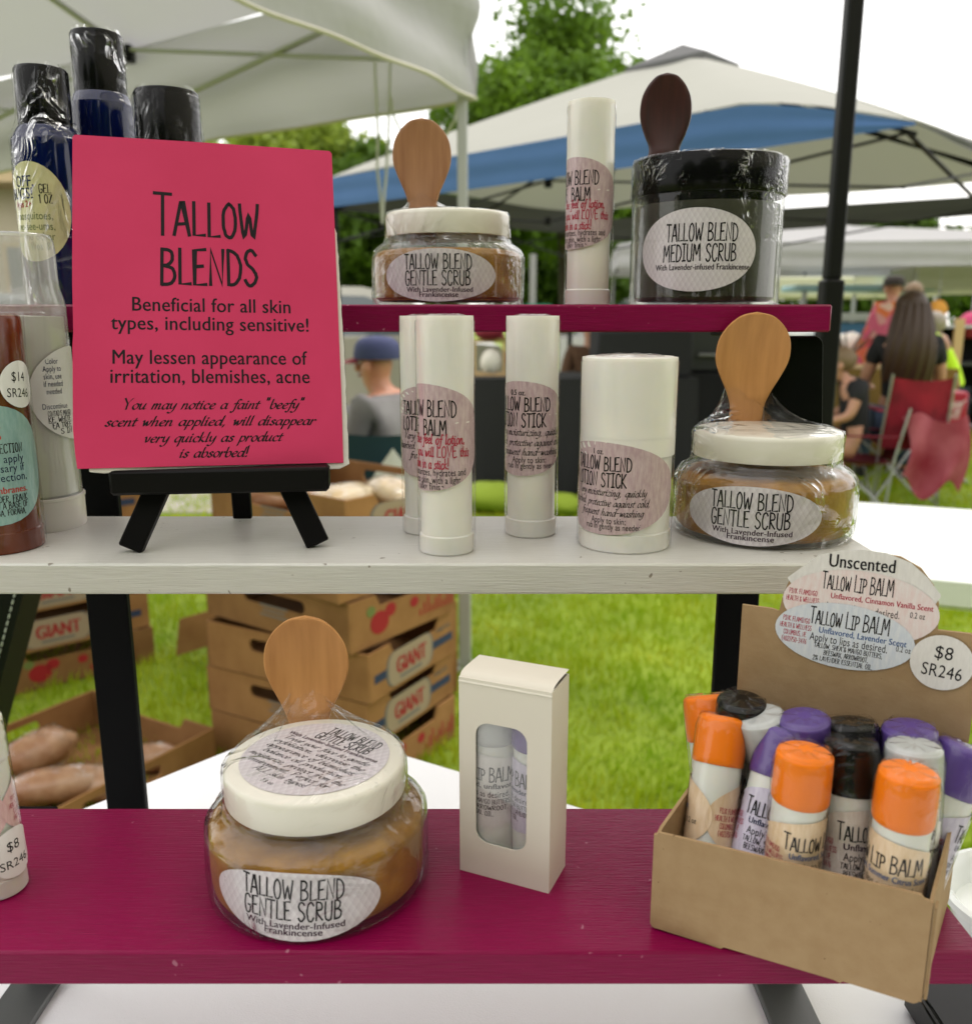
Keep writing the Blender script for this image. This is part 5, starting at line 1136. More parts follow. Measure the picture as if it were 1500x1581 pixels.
# ------------------------------------------------------------------ building, cars
M_wallb = mat('cream_wall', (.52, .46, .34), .85, noise=(3, (.48, .42, .31), 4)); M_trim = mat('tan_trim', (.50, .38, .22), .8); M_pane = mat('window_pane', (.10, .12, .13), .1, spec=.7)
bl = thing('cream_building', 'low cream building at the far left behind the bottles', 'building', (-9.6, 15.2, 0), R(6))
part('wall', MB().box((0, 0, 1.6), (6.0, .3, 3.2)), M_wallb, bl)
part('side_wall', MB().box((2.85, 3, 1.6), (.3, 5.68, 3.2)), M_wallb, bl)
part('roof', MB().box((0, 2.6, 3.36), (6.8, 7.0, .32), bev=.02), M_trim, bl)
for i in range(4):
    o = part('window', MB().box((-2.2 + i * 1.45, -.17, 1.7), (1.0, .06, 1.3)), M_trim, bl)
    part('pane', MB().box((-2.2 + i * 1.45, -.205, 1.7), (.88, .02, 1.18)), M_pane, o)
part('door', MB().box((2.35, -.17, 1.05), (.5, .06, 2.1)), mat('pinkish_door', (.42, .33, .27), .7), bl)
def car(loc, rz, label, col, L=4.4, name='parked_car'):
    t = thing(name, label, 'car', loc, rz, group='parked cars')
    W_ = 1.75; k = L / 4.4
    m = mat('car_paint_' + label.split()[0], col, .3, coat=.7, metal=.2)
    low = [(-2.2, .32), (-2.18, .72), (-2.05, .86), (-.9, .95), (1.2, .97), (2.1, .88), (2.2, .60), (2.18, .30)]
    top = [(-1.25, .93), (-.55, 1.42), (-.2, 1.47), (.75, 1.45), (1.15, 1.36), (1.75, .95)]
    def loft(poly, w0, w1, z0, z1):
        mb = MB(); n = len(poly); vs = []
        for s in (-1, 1):
            for x, z in poly: vs.append((x * k, s * (w0 + (w1 - w0) * max(0, min(1, (z - z0) / (z1 - z0)))) / 2, z))
        mb.add(vs, [tuple(range(n)), tuple(range(n, 2 * n))[::-1]] + [(i, i + n, (i + 1) % n + n, (i + 1) % n) for i in range(n)]); return mb
    part('body', loft(low, W_ * .96, W_ * .98, .3, .9), m, t, ang=30); part('cabin', loft(top, W_ * .92, W_ * .72, .93, 1.47), m, t, ang=30)
    for s in (-1, 1):
        for poly in ([(-1.02, .98), (-.52, 1.36), (.05, 1.38), (.05, .98)], [(.13, .98), (.13, 1.38), (.78, 1.36), (1.2, 1.2), (1.45, .99)]):
            def sy(z): return s * (W_ * .92 + (W_ * .72 - W_ * .92) * (z - .93) / .54) / 2 + s * .006
            part('side_window', MB().add([(x * k, sy(z), z) for x, z in poly], [tuple(range(len(poly)))]), M_pane, t, smooth=False)
        for x in (-1.35, 1.4):
            w = part('wheel', MB().lathe([(.0001, -.1), (.27, -.1), (.32, -.06), (.32, .06), (.27, .1), (.0001, .1)], 24, cap0=False, cap1=False), mat('tyre_rubber', (.02, .02, .02), .8), t)
            w.location = (x * k, s * (W_ / 2 - .09), .32); w.rotation_euler = (R(90), 0, 0)
            part('rim', MB().lathe([(.0001, -.105), (.19, -.108), (.2, -.09), (.2, .09), (.19, .108), (.0001, .105)], 20, cap0=False, cap1=False), mat('wheel_rim', (.5, .5, .5), .3, metal=.8), w)
        part('headlight', MB().box((-2.16 * k, s * .6, .70), (.06, .32, .14), bev=.02), mat('lamp_glass', (.7, .7, .7), .1), t); part('tail_light', MB().box((2.17 * k, s * .62, .74), (.05, .26, .16), bev=.02), mat('red_lamp', (.4, .01, .01), .2), t)
    part('windscreen', MB().add([(-1.2 * k, -.72, .965), (-.60 * k, -.64, 1.39), (-.60 * k, .64, 1.39), (-1.2 * k, .72, .965)], [(0, 1, 2, 3)]), M_pane, t, smooth=False).location.x = -.012
    return t
car((-2.0, 9.6, 0), R(3), 'silver beige car parked on the path behind the man in the cap', (.42, .40, .34))
car((2.6, 12.6, 0), R(2), 'white car parked on the road behind the black draped tables', (.70, .70, .68))
car((-6.4, 12.4, 0), R(-2), 'grey car parked far left behind the carton stacks', (.22, .24, .26))

# ------------------------------------------------------------------ people
M_skin = mat('skin', (.52, .27, .18), .5, sub=.2); M_skin2 = mat('flushed_skin', (.58, .27, .17), .5, sub=.2)
SIT = dict(pelvis=(0, 0, .47), waist=(0, .0, .66), chest=(0, .0, .88), neck=(0, .02, 1.02), chin=(0, .04, 1.09), head=(0, .035, 1.17), crown=(0, .02, 1.25), sh=(.17, 0, .97), el=(.23, .07, .72), wr=(.17, .28, .66), ha=(.15, .36, .66), hip=(.10, .04, .46), kn=(.14, .46, .48), an=(.14, .47, .09), to=(.14, .62, .04))
STAND = dict(pelvis=(0, 0, .93), waist=(0, 0, 1.08), chest=(0, .01, 1.28), neck=(0, .02, 1.46), chin=(0, .05, 1.53), head=(0, .04, 1.61), crown=(0, .02, 1.69), sh=(.18, 0, 1.40), el=(.25, .03, 1.12), wr=(.22, .20, .95), ha=(.21, .27, .93), hip=(.10, 0, .90), kn=(.11, .03, .50), an=(.11, 0, .09), to=(.12, .14, .04))
def skin_mesh(name, verts, edges, radii, m, root=0):
    me = bpy.data.meshes.new(name + '_base'); me.from_pydata(verts, edges, []); o = bpy.data.objects.new(name, me); scene.collection.objects.link(o)
    sk = o.modifiers.new('s', 'SKIN'); sk.use_smooth_shade = True; sv = me.skin_vertices[0] if me.skin_vertices else None
    if sv is None:
        bpy.context.view_layer.objects.active = o; me.attributes.new('x', 'FLOAT', 'POINT'); 
    layer = me.skin_vertices[0]
    for i, r in enumerate(radii): layer.data[i].radius = r if isinstance(r, tuple) else (r, r); layer.data[i].use_root = (i == root)
    ss = o.modifiers.new('d', 'SUBSURF'); ss.levels = 1; ss.render_levels = 1
    dg = bpy.context.evaluated_depsgraph_get(); out = bpy.data.meshes.new_from_object(o.evaluated_get(dg)); bpy.data.objects.remove(o); bpy.data.meshes.remove(me)
    out.name = name; out.materials.clear(); out.materials.append(m); out.shade_smooth(); return out
def person(label, loc, rz, pose, top, legs, skin=None, scale=1.0, over=None, hair=None, cap=None, topm=None, legm=None, sleeves='long', bulk=1.0, extra=None, shoes=True):
    P = dict(pose); P.update(over or {}); skin = skin or M_skin
    t = thing('person', label, 'person', loc, rz); t.scale = (scale,) * 3
    def pt(n, s=1):
        p = P.get(n + ('L' if s < 0 else 'R'), P.get(n)); return (p[0] * (s if n in ('sh', 'el', 'wr', 'ha', 'hip', 'kn', 'an', 'to') and (n + ('L' if s < 0 else 'R')) not in P else 1), p[1], p[2])
    V = []; Ed = []; Rd = []
    def v(p, r): V.append(tuple(p)); Rd.append(r); return len(V) - 1
    pe = v(pt('pelvis'), (.13 * bulk, .10 * bulk)); wa = v(pt('waist'), (.12 * bulk, .09 * bulk)); ch = v(pt('chest'), (.15 * bulk, .10 * bulk)); ne = v(pt('neck'), .052); cn = v(pt('chin'), .062); he = v(pt('head'), .088); cr = v(pt('crown'), .055)
    Ed += [(pe, wa), (wa, ch), (ch, ne), (ne, cn), (cn, he), (he, cr)]
    h0 = Vector(pt('head'))
    for s in (-1, 1):
        a = v(pt('sh', s), .055); b = v(pt('el', s), .040); c = v(pt('wr', s), .026); d = v(pt('ha', s), (.034, .018)); Ed += [(ch, a), (a, b), (b, c), (c, d)]
        w, hnd = Vector(pt('wr', s)), Vector(pt('ha', s)); fd = (hnd - w).normalized(); sd = fd.cross(Vector((0, 0, 1))); sd = sd.normalized() if sd.length > .1 else Vector((1, 0, 0))
        for k, (o_, l_) in enumerate(((-.024, .055), (-.008, .065), (.008, .062), (.024, .048))):
            f1 = v(hnd + sd * o_ + fd * .02, .009); f2 = v(hnd + sd * o_ * 1.1 + fd * l_ + Vector((0, 0, -.015)), .007); Ed += [(d, f1), (f1, f2)]
        th_ = v(hnd - fd * .03 + sd * .035 * s, .010); th2 = v(hnd + sd * .05 * s, .008); Ed += [(c, th_), (th_, th2)]
        a = v(pt('hip', s), .085 * bulk); b = v(pt('kn', s), .058); c = v(pt('an', s), .036); d = v(pt('to', s), (.034, .024)); Ed += [(pe, a), (a, b), (b, c), (c, d)]
    body = part('body', skin_mesh('body', V, Ed, Rd, skin), t)
    f = MB(); f.blob(h0 + Vector((0, .095, -.02)), (.013, .02, .022), 8, 6, mi=0)
    for s in (-1, 1): f.blob(h0 + Vector((s * .092, -.005, -.015)), (.010, .022, .032), 8, 6, mi=0); f.blob(h0 + Vector((s * .033, .083, .005)), (.011, .008, .007), 8, 6, mi=1)
    f.blob(h0 + Vector((0, .085, -.055)), (.024, .008, .006), 8, 6, mi=2)
    part('face', f, [skin, mat('eye_dark', (.04, .03, .025), .3), mat('lips', (.40, .13, .11), .5)], t, kind='stuff')
    # clothes
    def cloth(name, nodes, edges, m): part(name, skin_mesh(name, [n[0] for n in nodes], edges, [n[1] for n in nodes], m), t)
    k = 1.13
    N = [(pt('pelvis'), (.145 * bulk, .115 * bulk)), (pt('waist'), (.14 * bulk, .11 * bulk)), (pt('chest'), (.168 * bulk, .118 * bulk)), (tuple(Vector(pt('chest')).lerp(Vector(pt('neck')), .8)), (.08, .07))]; E2 = [(0, 1), (1, 2), (2, 3)]
    for s in (-1, 1):
        i = len(N); N += [(pt('sh', s), .068), (pt('el', s), .054)]; E2 += [(2, i), (i, i + 1)]
        if sleeves == 'long': N.append((pt('wr', s), .040)); E2.append((i + 1, i + 2))
        elif sleeves == 'short': N[i + 1] = (tuple(Vector(pt('sh', s)).lerp(Vector(pt('el', s)), .6)), .058)
    cloth('shirt', N, E2, top)
    if legs:
        N = [(pt('pelvis'), (.140 * bulk, .112 * bulk))]; E2 = []
        for s in (-1, 1):
            i = len(N); N += [(pt('hip', s), .098 * bulk), (pt('kn', s), .072), (pt('an', s), .052)]; E2 += [(0, i), (i, i + 1), (i + 1, i + 2)]
        cloth('trousers', N, E2, legs)
    if shoes:
        for s in (-1, 1):
            a, b = Vector(pt('an', s)), Vector(pt('to', s)); part('shoe', MB().tube([a + Vector((0, -.04, -.045)), a + Vector((0, .02, -.035)), (a + b) / 2 + Vector((0, 0, -.015)), b + Vector((0, .03, -.005))], [.035, .045, .042, .028], 8), mat('dark_shoe', (.03, .03, .035), .6), t)
    if hair:
        m, style = hair; hb = MB(); hb.blob(h0 + Vector((0, -.022, .030)), (.100, .108, .098), 18, 12, jit=.02)
        if style == 'long':
            part('hair', hb, m, t)
            def hf(u, v_):
                a = R(-62) + u * R(304) - R(90); a = R(200) + u * R(140); z = .05 - v_ * .50; r = .105 + .035 * math.sin(v_ * 2.4) + .008 * math.sin(u * 38 + v_ * 5)
                return tuple(h0 + Vector((math.cos(a) * r * (1 + .25 * v_), math.sin(a) * r * (1 - .1 * v_) - .02 - .05 * math.sin(v_ * 3), z)))
            def hf2(u, v_):
                p = hf(u, v_); return (p[0] * .8, p[1] + .05, p[2])
            hl = MB().grid(hf, 40, 14); hl.grid(hf2, 40, 14); part('long_hair', hl, m, t, kind='stuff', ang=80)
        else: part('hair', hb, m, t)
    if cap:
        mc, mv = cap; cb = MB()
        cb.lathe(smooth_profile([(.106, .02), (.106, .045), (.096, .085), (.065, .112), (.0001, .122)], 4), 24, c=h0 + Vector((0, -.008, .0)), cap0=False, cap1=False)
        part('cap', cb, mc, t)
        def vis(u, w): a = R(25) + u * R(130); r = .098 + w * .075 * math.sin(u * math.pi) ** .6; return tuple(h0 + Vector((math.cos(a) * r, math.sin(a) * r * 1.02, .024 - .022 * w)))
        part('visor', MB().grid(vis, 14, 5), mv, t)
    if extra: extra(t, h0, pt)
    return t
fabric = lambda n, c, **k: mat(n, c, .85, bump=(40, .3, .004), **k)
def camp_chair(loc, rz, label, m, m2=None, sc=1.0, metal=None, diamond=False, group='folding camp chairs'):
    t = thing('camp_chair', label, 'camp chair', loc, rz, group=group); t.scale = (sc,) * 3; metal = metal or mat('chair_tube', (.42, .43, .42), .35, metal=.5)
    def back(u, v): return ((u - .5) * (.50 - .03 * v), -.22 - .10 * v - .05 * math.sin(math.pi * u) * (1 - .4 * v), .40 + .46 * v - .02 * math.sin(math.pi * u) * v)
    part('backrest', MB().grid(back, 16, 10), m, t, ang=60)
    def seat(u, v): return ((u - .5) * .52, -.22 + .44 * v, .42 - .06 * math.sin(math.pi * u) * math.sin(math.pi * v) + .02 * v)
    part('seat', MB().grid(seat, 12, 10), m, t, ang=60)
    for s in (-1, 1):
        part('back_post', MB().tube([(s * .27, -.20, .02), (s * .26, -.24, .45), (s * .245, -.33, .88)], .010), metal, t)
        part('front_post', MB().tube([(s * .27, .24, .02), (s * .27, .22, .64)], .010), metal, t)
        part('cross_leg', MB().tube([(s * .27, -.20, .03), (-s * .02, .02, .24), (-s * .27, .22, .42)], .009), metal, t)
        part('cross_leg', MB().tube([(s * .27, .24, .03), (s * .02, .23, .22), (-s * .27, .22, .43)], .009), metal, t)
        part('side_brace', MB().tube([(s * .27, -.20, .05), (s * .27, .22, .42)], .009), metal, t)
        part('armrest', MB().box((s * .275, -.01, .645), (.055, .52, .012), bev=.004), m2 or m, t)
    if diamond:
        part('patch', MB().add([(0, -.395, .50), (.115, -.385, .64), (0, -.400, .80), (-.115, -.385, .64)], [(0, 1, 2, 3)]), mat('white_patch', (.72, .74, .70), .7), t, smooth=False)
    return t
M_hair = mat('brown_hair', (.035, .017, .010), .5, noise=(60, (.075, .038, .018), 4), scale3=(8, 8, .5)); M_hairl = mat('sandy_hair', (.16, .10, .05), .6, noise=(60, (.24, .16, .09), 4)); M_hairg = mat('grey_hair', (.42, .38, .34), .6, noise=(60, (.30, .22, .16), 4))
M_denim = fabric('denim', (.045, .07, .12)); M_black = fabric('black_fabric', (.012, .012, .014))
# the man in the blue cap, turned away to the left
mp = spot(602, 700, Y=3.45)
person('person in blue and red cap and grey sweater, sitting with back turned, left', (mp.x, 3.45, -.03), R(66), SIT, fabric('grey_sweater', (.17, .15, .155), noise=(6, (.24, .23, .23), 4)), M_denim, M_skin2, .87, cap=(fabric('blue_cap', (.055, .065, .16)), fabric('red_visor', (.20, .012, .025))), over=dict(head=(0, .06, 1.16), chin=(0, .07, 1.08), crown=(0, .04, 1.24), sh=(.21, 0, 1.0), chest=(0, -.01, .92), waist=(0, -.01, .68)), bulk=1.5)
camp_chair((mp.x - .05, 3.32, 0), R(18), 'dark teal camp chair with white diamond patch under the man in the cap', fabric('teal_canvas', (.012, .045, .060)), diamond=True, sc=.9)
# woman with long brown hair in the red chair, with a child beside her
wp = spot(1376, 640, Y=5.75)
camp_chair((wp.x - .03, 5.55, 0), R(-6), 'red camp chair with the long haired person in it', fabric('red_canvas', (.36, .012, .035), noise=(7, (.16, .006, .018), 4)), sc=.94).scale.x = .72
person('person with long brown hair and black top sitting in the red camp chair', (wp.x, 5.62, .06), R(-14), SIT, M_black, M_denim, None, .97, hair=(M_hair, 'long'), sleeves='short', over=dict(head=(.0, .03, 1.17)))
def drape(u, v):
    x = (u - .5) * .36 + .07; return (x + .05 * math.sin(v * 3), -.335 - .035 * math.sin(u * 9 + v * 2) - .03 * v, .58 - .46 * v * (.75 + .35 * math.sin(u * 4.2) ** 2) + .03 * math.sin(u * 7))
dr = thing('draped_jacket', 'pink and dark red jacket hanging over the back of the red chair', 'jacket', (wp.x - .03, 5.55, 0), R(-6))
part('cloth', MB().grid(drape, 30, 16), mat('rose_cloth', (.42, .10, .13), .8, noise=(5, (.24, .012, .03), 3)), dr, ang=60)
kp = spot(1322, 640, Y=5.45)
person('child with sandy hair in black shirt leaning on the arm of the red chair', (kp.x - .02, 5.42, 0), R(75), SIT, M_black, None, None, .80, over=dict(chest=(0, .06, .84), neck=(0, .10, .98), chin=(0, .15, 1.02), head=(0, .15, 1.10), crown=(0, .12, 1.17)), hair=(M_hairl, 'short'), sleeves='short')
camp_chair((kp.x + .02, 5.42, 0), R(75), 'small dark red camp chair under the child', fabric('dark_red_canvas', (.16, .008, .02)), sc=.72)
# flowered robe, neon vest, blue shirt and others
def robe_mat():
    m = mat('flowered_cloth', (.62, .13, .05), .8); n = m.node_tree.nodes; l = m.node_tree.links; b = n['Principled BSDF']
    tc = n.new('ShaderNodeTexCoord'); v = n.new('ShaderNodeTexVoronoi'); v.inputs['Scale'].default_value = 9; l.new(tc.outputs['Object'], v.inputs[0])
    r = n.new('ShaderNodeValToRGB'); l.new(v.outputs['Color'], r.inputs[0]); e = r.color_ramp.elements
    e[0].position = .15; e[0].color = (.60, .16, .03, 1); e[1].position = .8; e[1].color = (.60, .40, .30, 1)
    for p, c in ((.35, (.55, .05, .08, 1)), (.5, (.62, .12, .04, 1)), (.65, (.50, .06, .14, 1))): q = e.new(p); q.color = c
    l.new(r.outputs[0], b.inputs['Base Color']); return m
rp_ = spot(1375, 520, Y=8.2)
def robe(t, h0, pt):
    def fn(u, v):
        a = u * 2 * math.pi; r = .17 + .22 * v + .02 * math.sin(5 * a) * v; return (math.cos(a) * r * (1.15 - .1 * v) - .16 * v, math.sin(a) * r * .8, 1.47 - 1.25 * v)
    part('robe', MB().grid(fn, 40, 16, close_u=True), robe_mat(), t, ang=70)
person('person in long orange flowered robe and dark cap standing behind the seated woman', (rp_.x, 8.2, 0), R(10), STAND, MATS.get('flowered_cloth') or robe_mat(), None, None, .88, cap=(fabric('brown_cap', (.03, .022, .018)), fabric('brown_cap', (.03, .022, .018))), extra=robe)
def held_cup(t, h0, pt): pass
sp_ = spot(1412, 500, Y=8.9)
person('person in navy shirt standing behind the one in the flowered robe', (sp_.x - .02, 8.95, 0), R(160), STAND, fabric('navy_shirt', (.05, .07, .12)), M_denim, None, .86, hair=(M_hairl, 'short'), sleeves='short', over=dict(elR=(.34, .10, 1.18), wrR=(.30, .34, 1.10), haR=(.28, .40, 1.10)))
np_ = spot(1478, 560, Y=7.0)
person('person in neon yellow shirt bending over at the right edge', (np_.x, 7.0, .08), R(75), SIT, fabric('neon_shirt', (.60, .95, .02)), M_denim, None, .98, over=dict(waist=(0, .05, .64), chest=(0, .18, .86), neck=(0, .30, .96), chin=(0, .36, .98), head=(0, .38, 1.04), crown=(0, .40, 1.10), sh=(.17, .18, .94), el=(.22, .30, .70), wr=(.15, .45, .60), ha=(.13, .52, .58)), hair=(M_hairl, 'short'), sleeves='short')
bp_ = spot(1450, 560, Y=7.5)
person('person with grey hair and pale blue shirt sitting beside the neon shirt', (bp_.x, 7.55, 0), R(60), SIT, fabric('pale_blue_shirt', (.36, .48, .66)), M_denim, None, .96, hair=(M_hairg, 'short'), sleeves='short', over=dict(head=(0, .08, 1.13), chin=(0, .09, 1.05), crown=(0, .06, 1.20)))
cp_ = spot(911, 540, Y=7.3)
person('person in purple cap sitting behind the black draped tables', (cp_.x, 7.3, 0), R(180), SIT, fabric('brown_jacket', (.12, .06, .03)), M_denim, None, .92, cap=(fabric('purple_cap', (.12, .02, .10)), fabric('purple_cap', (.12, .02, .10))))

# ------------------------------------------------------------------ things between the people
def draped_table(x0, x1, y, label, m, z=.76, dep=.75, rz=0):
    t = thing('draped_table', label, 'table', ((x0 + x1) / 2, y, 0), rz, group='tables with floor length cloths'); w = x1 - x0
    def skirt(u, v):
        P_ = w * 2 + dep * 2; s = u * P_
        if s < w: x, yy, nx, ny = -w / 2 + s, -dep / 2, 0, -1
        elif s < w + dep: x, yy, nx, ny = w / 2, -dep / 2 + s - w, 1, 0
        elif s < 2 * w + dep: x, yy, nx, ny = w / 2 - (s - w - dep), dep / 2, 0, 1
        else: x, yy, nx, ny = -w / 2, dep / 2 - (s - 2 * w - dep), -1, 0
        k = .018 * math.sin(s * 22) * (1 - v) + .02 * (1 - v); return (x + nx * k, yy + ny * k, .03 + (z - .03) * v)
    part('cloth_skirt', MB().grid(skirt, 160, 4, close_u=True), m, t, ang=50)
    part('cloth_top', MB().box((0, 0, z + .006), (w, dep, .010)), m, t)
    return t
draped_table(-.10, 1.36, 6.1, 'long table under a black floor length cloth, behind the white sticks', M_black)
draped_table(1.42, 2.10, 6.55, 'shorter black draped table behind the wide lotion stick', M_black, rz=R(-4))
draped_table(2.35, 3.6, 7.2, 'table with a mustard cloth left of the red camp chair', mat('mustard_cloth', (.24, .15, .03), .85, noise=(2, (.19, .11, .02), 3)))
M_dkg = mat('dark_grey_metal', (.03, .032, .033), .5)
def case_obj(name, label, cat, c, d, m, extra=None, rz=0):
    t = thing(name, label, cat, (c[0], c[1], c[2]), rz); part('body', MB().box((0, 0, d[2] / 2), d, bev=min(d) * .06), m, t)
    if extra: extra(t, d)
    return t
def grill(t, d):
    part('lid', MB().box((0, -.01, d[2] + .03), (d[0] * .96, d[1] * .9, .06), bev=.02), m_ := M_dkg, t); part('handle', MB().tube([(-d[0] * .3, -d[1] / 2 - .04, d[2] * .3), (d[0] * .3, -d[1] / 2 - .04, d[2] * .3)], .012), M_leg, t)
case_obj('black_cooler', 'black box with pale handle on the black draped table', 'cooler', (1.02, 6.0, .772), (.62, .42, .30), M_black, grill)
case_obj('black_cabinet', 'tall dark grey box on the table, behind the wide lotion stick', 'cabinet', (1.62, 6.5, .772), (.46, .40, .42), M_dkg, grill)
rk = thing('wooden_rack', 'small pale wooden rack holding a dark red hat, behind the sticks', 'rack', (spot(755, 590, Y=6.0).x, 6.0, .772))
M_pine = mat('pine', (.55, .38, .18), .6)
for sx in (-.10, .10): part('upright', MB().box((sx, 0, .11), (.022, .03, .22)), M_pine, rk)
part('cross_bar', MB().box((0, 0, .23), (.24, .03, .022)), M_pine, rk); part('base_bar', MB().box((0, 0, .012), (.24, .10, .022)), M_pine, rk)
tag(put('red_hat', MB().blob((0, 0, .045), (.10, .10, .055), 20, 12, jit=.02).box((.06, 0, .012), (.10, .12, .02), bev=.008).mesh('red_hat', fabric('dark_red_felt', (.20, .008, .03))), None, (rk.location.x, 6.0, 1.014)), 'dark red hat lying on the small wooden rack', 'hat')
tag(put('white_bag', MB().blob((0, 0, .08), (.07, .06, .085), 20, 12, jit=.05).mesh('white_bag', mat('white_paper_bag', (.72, .68, .60), .7)), None, (rk.location.x + .01, 5.98, .785)), 'crumpled white bag inside the small wooden rack', 'bag')
for i, (px, py, Y, r) in enumerate(((640, 752, 6.6, .20), (760, 745, 5.3, .22), (975, 752, 5.4, .30), (860, 770, 5.2, .16))):
    q = spot(px, py, Y=Y)
    tag(put('cushion', MB().blob((0, 0, r * .38), (r, r * .8, r * .42), 24, 12, jit=.06, seed=i).mesh('cushion', fabric('lime_cloth', (.24, .33, .02))), None, (q.x, Y, .0)), ('lime green cushion on the grass behind the pair of white sticks', 'lime green cushion on the grass left of the lone lotion stick', 'large lime green cushion on the grass beside the wide lotion stick', 'small lime green cushion on the grass between the white sticks')[i], 'cushion', 'lime green cushions on the grass')
# right background: stall, box, bags, cup, plant, hats
st = thing('white_stall', 'white and blue stall counter behind the black pole', 'stall', (spot(1318, 490, Y=15).x, 15.0, 0))
part('counter', MB().box((0, 0, .62), (2.0, .8, .9)), mat('stall_blue', (.10, .28, .50), .6), st); part('counter_top', MB().box((0, 0, 1.16), (2.2, 1.0, .14), bev=.03), M_ftop, st); part('roof_edge', MB().box((0, 0, 1.62), (2.2, .9, .10), bev=.02), mat('pale_blue_board', (.40, .60, .66), .6), st)
for s in (-1, 1): part('post', MB().box((s * .95, -.3, 1.40), (.06, .06, .36)), M_fw, st)
for i, (px, py, Y, r) in enumerate(((1292, 548, 8.6, .15), (1312, 542, 8.6, .17), (1328, 552, 8.8, .13))):
    q = spot(px, py, Y=Y); tag(put('white_bag', MB().blob((0, 0, 0), (r, r * .8, r), 18, 12, jit=.09, seed=i + 5).mesh('white_bag', MATS['white_paper_bag']), None, q), ('left white bag on the bench behind the black pole', 'middle and largest white bag of the three on the bench', 'right white bag on the bench beside the flowered robe')[i], 'bag', 'white bags on the bench')
bn = thing('bench', 'brown wooden bench holding the white bags', 'bench', (spot(1308, 560, Y=8.7).x, 8.7, 0))
bz = spot(1308, 563, Y=8.7).z
part('bench_top', MB().box((0, 0, bz - .03), (.9, .5, .05)), mat('bench_wood', (.30, .19, .10), .7), bn)
for sx in (-.38, .38):
    for sy in (-.18, .18): part('leg', MB().box((sx, sy, (bz - .055) / 2), (.05, .05, bz - .055)), MATS['bench_wood'], bn)
pl_ = thing('bare_shrub', 'bare branching shrub in a pot before the bench', 'shrub', (spot(1306, 590, Y=7.0).x, 7.05, .78))
rr = random.Random(2)
for i in range(11):
    a = rr.uniform(0, 6.28); e = rr.uniform(.06, .16); part('twig', MB().tube([(0, 0, .03), (math.cos(a) * e * .5, math.sin(a) * e * .5, .13), (math.cos(a) * e * 1.3, math.sin(a) * e * 1.2, .22 + .1 * rr.random())], [.012, .009, .004], 6), mat('twig_bark', (.14, .09, .06), .8), pl_)
part('pot', MB().lathe([(.0001, 0), (.07, 0), (.09, .09), (.082, .09), (.0001, .08)], 20, cap0=False, cap1=False), mat('clay_pot', (.22, .12, .08), .8), pl_)
case_obj('orange_box', 'bright orange box on the seat behind the red bag', 'box', (spot(1452, 605, Y=6.6).x, 6.6, spot(1452, 612, Y=6.6).z), (.30, .22, .17), mat('orange_board', (.72, .11, .02), .6))
rb = thing('red_bag', 'red cooler bag with pale script emblem, right of the red chair', 'bag', (spot(1455, 640, Y=6.2).x, 6.2, spot(1455, 655, Y=6.2).z), R(-5))
part('body', MB().box((0, 0, .12), (.24, .20, .23), bev=.015), mat('red_vinyl', (.42, .01, .04), .45), rb)
emb = MB().add([(-.085, -.1025, .05), (.065, -.1025, .05), (.09, -.1025, .17), (-.055, -.1025, .17)], [(0, 1, 2, 3)])
part('emblem', emb, mat('pale_pink_print', (.60, .30, .32), .6), rb, smooth=False)
part('stripe', MB().tube([(-.05, -.105, .08), (0, -.105, .10), (.05, -.105, .09), (.06, -.105, .11)], .004, 5), mat('white_paint', (.75, .72, .70), .5), rb); part('stripe', MB().tube([(-.04, -.105, .13), (.0, -.105, .15), (.05, -.105, .14), (.10, -.105, .18)], .004, 5), MATS['white_paint'], rb)
stl = thing('side_table', 'small dark folding stand under the orange box and the red bag', 'stand', (rb.location.x + .02, 6.4, 0))
part('stand_top', MB().box((0, 0, rb.location.z - .012), (.40, .55, .022)), M_dkg, stl)
for s in (-1, 1):
    for y_ in (-.24, .24): part('leg', MB().tube([(s * .19, y_, 0), (-s * .17, y_, rb.location.z - .024)], .010), M_leg, stl)
hh_ = rb.location.z + .001; bpy.data.objects['orange_box'].location.z = hh_
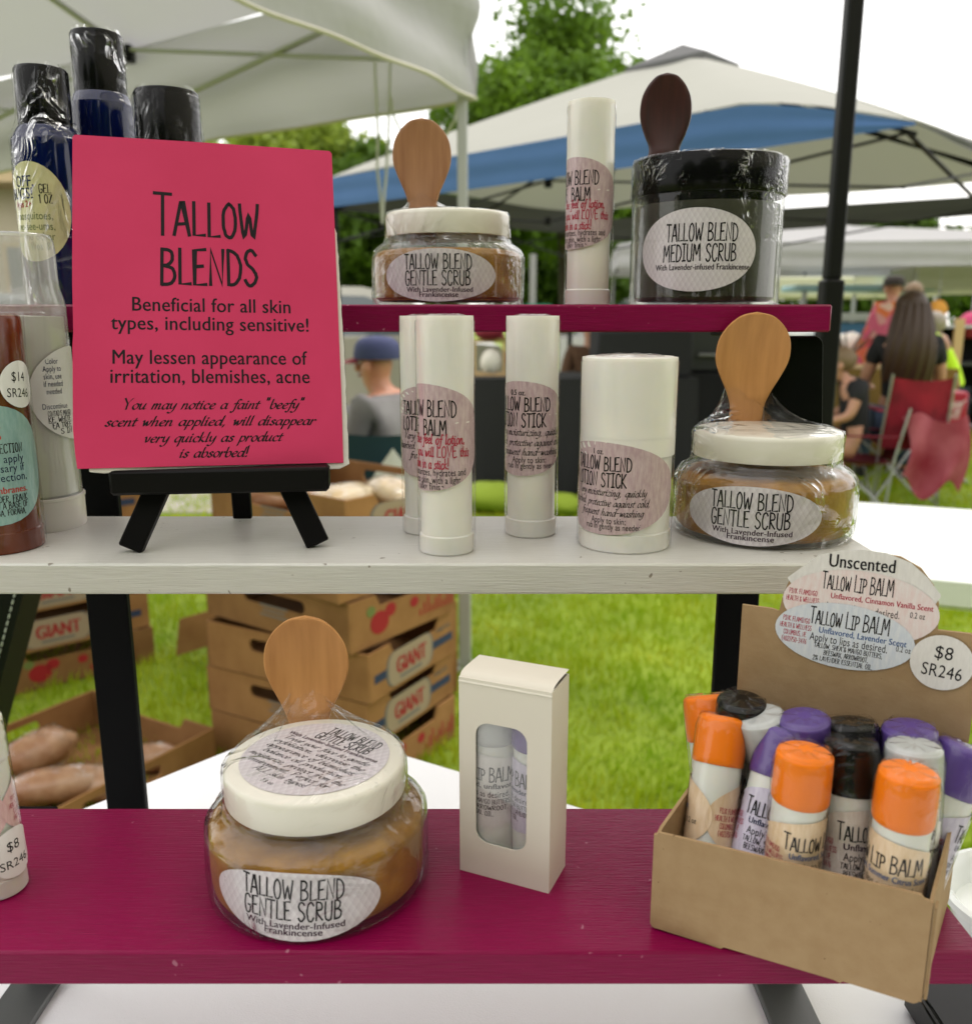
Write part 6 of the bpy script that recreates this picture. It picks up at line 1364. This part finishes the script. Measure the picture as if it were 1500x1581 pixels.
cu_ = thing('drink_cup', 'tall blue drink cup with clear dome lid', 'cup', spot(1436, 546, Y=8.3))
cu_.scale = (1.35,) * 3
part('cup', MB().lathe([(.0001, 0), (.032, 0), (.043, .15), (.0001, .15)], 24, cap0=False, cap1=False), mat('cup_blue', (.08, .28, .55), .4), cu_); part('dome_lid', MB().lathe([(.045, .15), (.046, .16), (.042, .185), (.028, .2), (.0001, .203)], 24, cap0=False, cap1=False), mat('clear_white_lid', (.72, .72, .70), .2), cu_)
sh_ = thing('crate_shelf', 'dark shelf unit with pale wooden upright at the right edge', 'shelf unit', (spot(1482, 520, Y=9.0).x, 9.0, 0))
for k in range(3): part('shelf', MB().box((0, 0, .35 + k * .36), (.75, .4, .03)), M_fw if k == 2 else M_dkg, sh_)
part('upright', MB().box((-.12, -.19, .62), (.09, .03, 1.05)), M_pine, sh_)
for s in (-1, 1): part('upright', MB().box((s * .36, 0, .54), (.03, .38, 1.08)), M_dkg, sh_)
part('back_board', MB().box((0, .2, .56), (.72, .02, 1.0)), M_black, sh_)
for i, (px, py, Y, c, lab) in enumerate(((1411, 472, 12.0, (.62, .45, .06), 'yellow paper lantern left of the orange one under the cream canopy'), (1447, 478, 12.0, (.66, .30, .04), 'orange paper lantern under the cream canopy'), (1498, 502, 9.0, (.55, .05, .15), 'pink lantern at the very right edge'))):
    o = thing('paper_lantern', lab, 'lantern', spot(px, py, Y=Y)); m = mat('lantern_%s' % lab.split()[0], c, .7)
    part('shade', MB().blob((0, 0, 0), (.12, .12, .13), 16, 10), m, o); part('cord', MB().tube([(0, 0, .12), (0, 0, .6)], .006, 5), M_fw, o)
hd_ = thing('lamp_post', 'grey lamp post with green street sign far behind the jars', 'lamp post', (spot(822, 460, Y=17).x, 17, 0))
part('pole', MB().tube([(0, 0, 0), (0, 0, 2.3)], .06, 10), M_fg, hd_); part('sign_plate', MB().box((.1, -.08, .95 + .35), (.5, .03, .2)), mat('green_sign', (.02, .22, .14), .5), hd_)
bpy.context.view_layer.update()
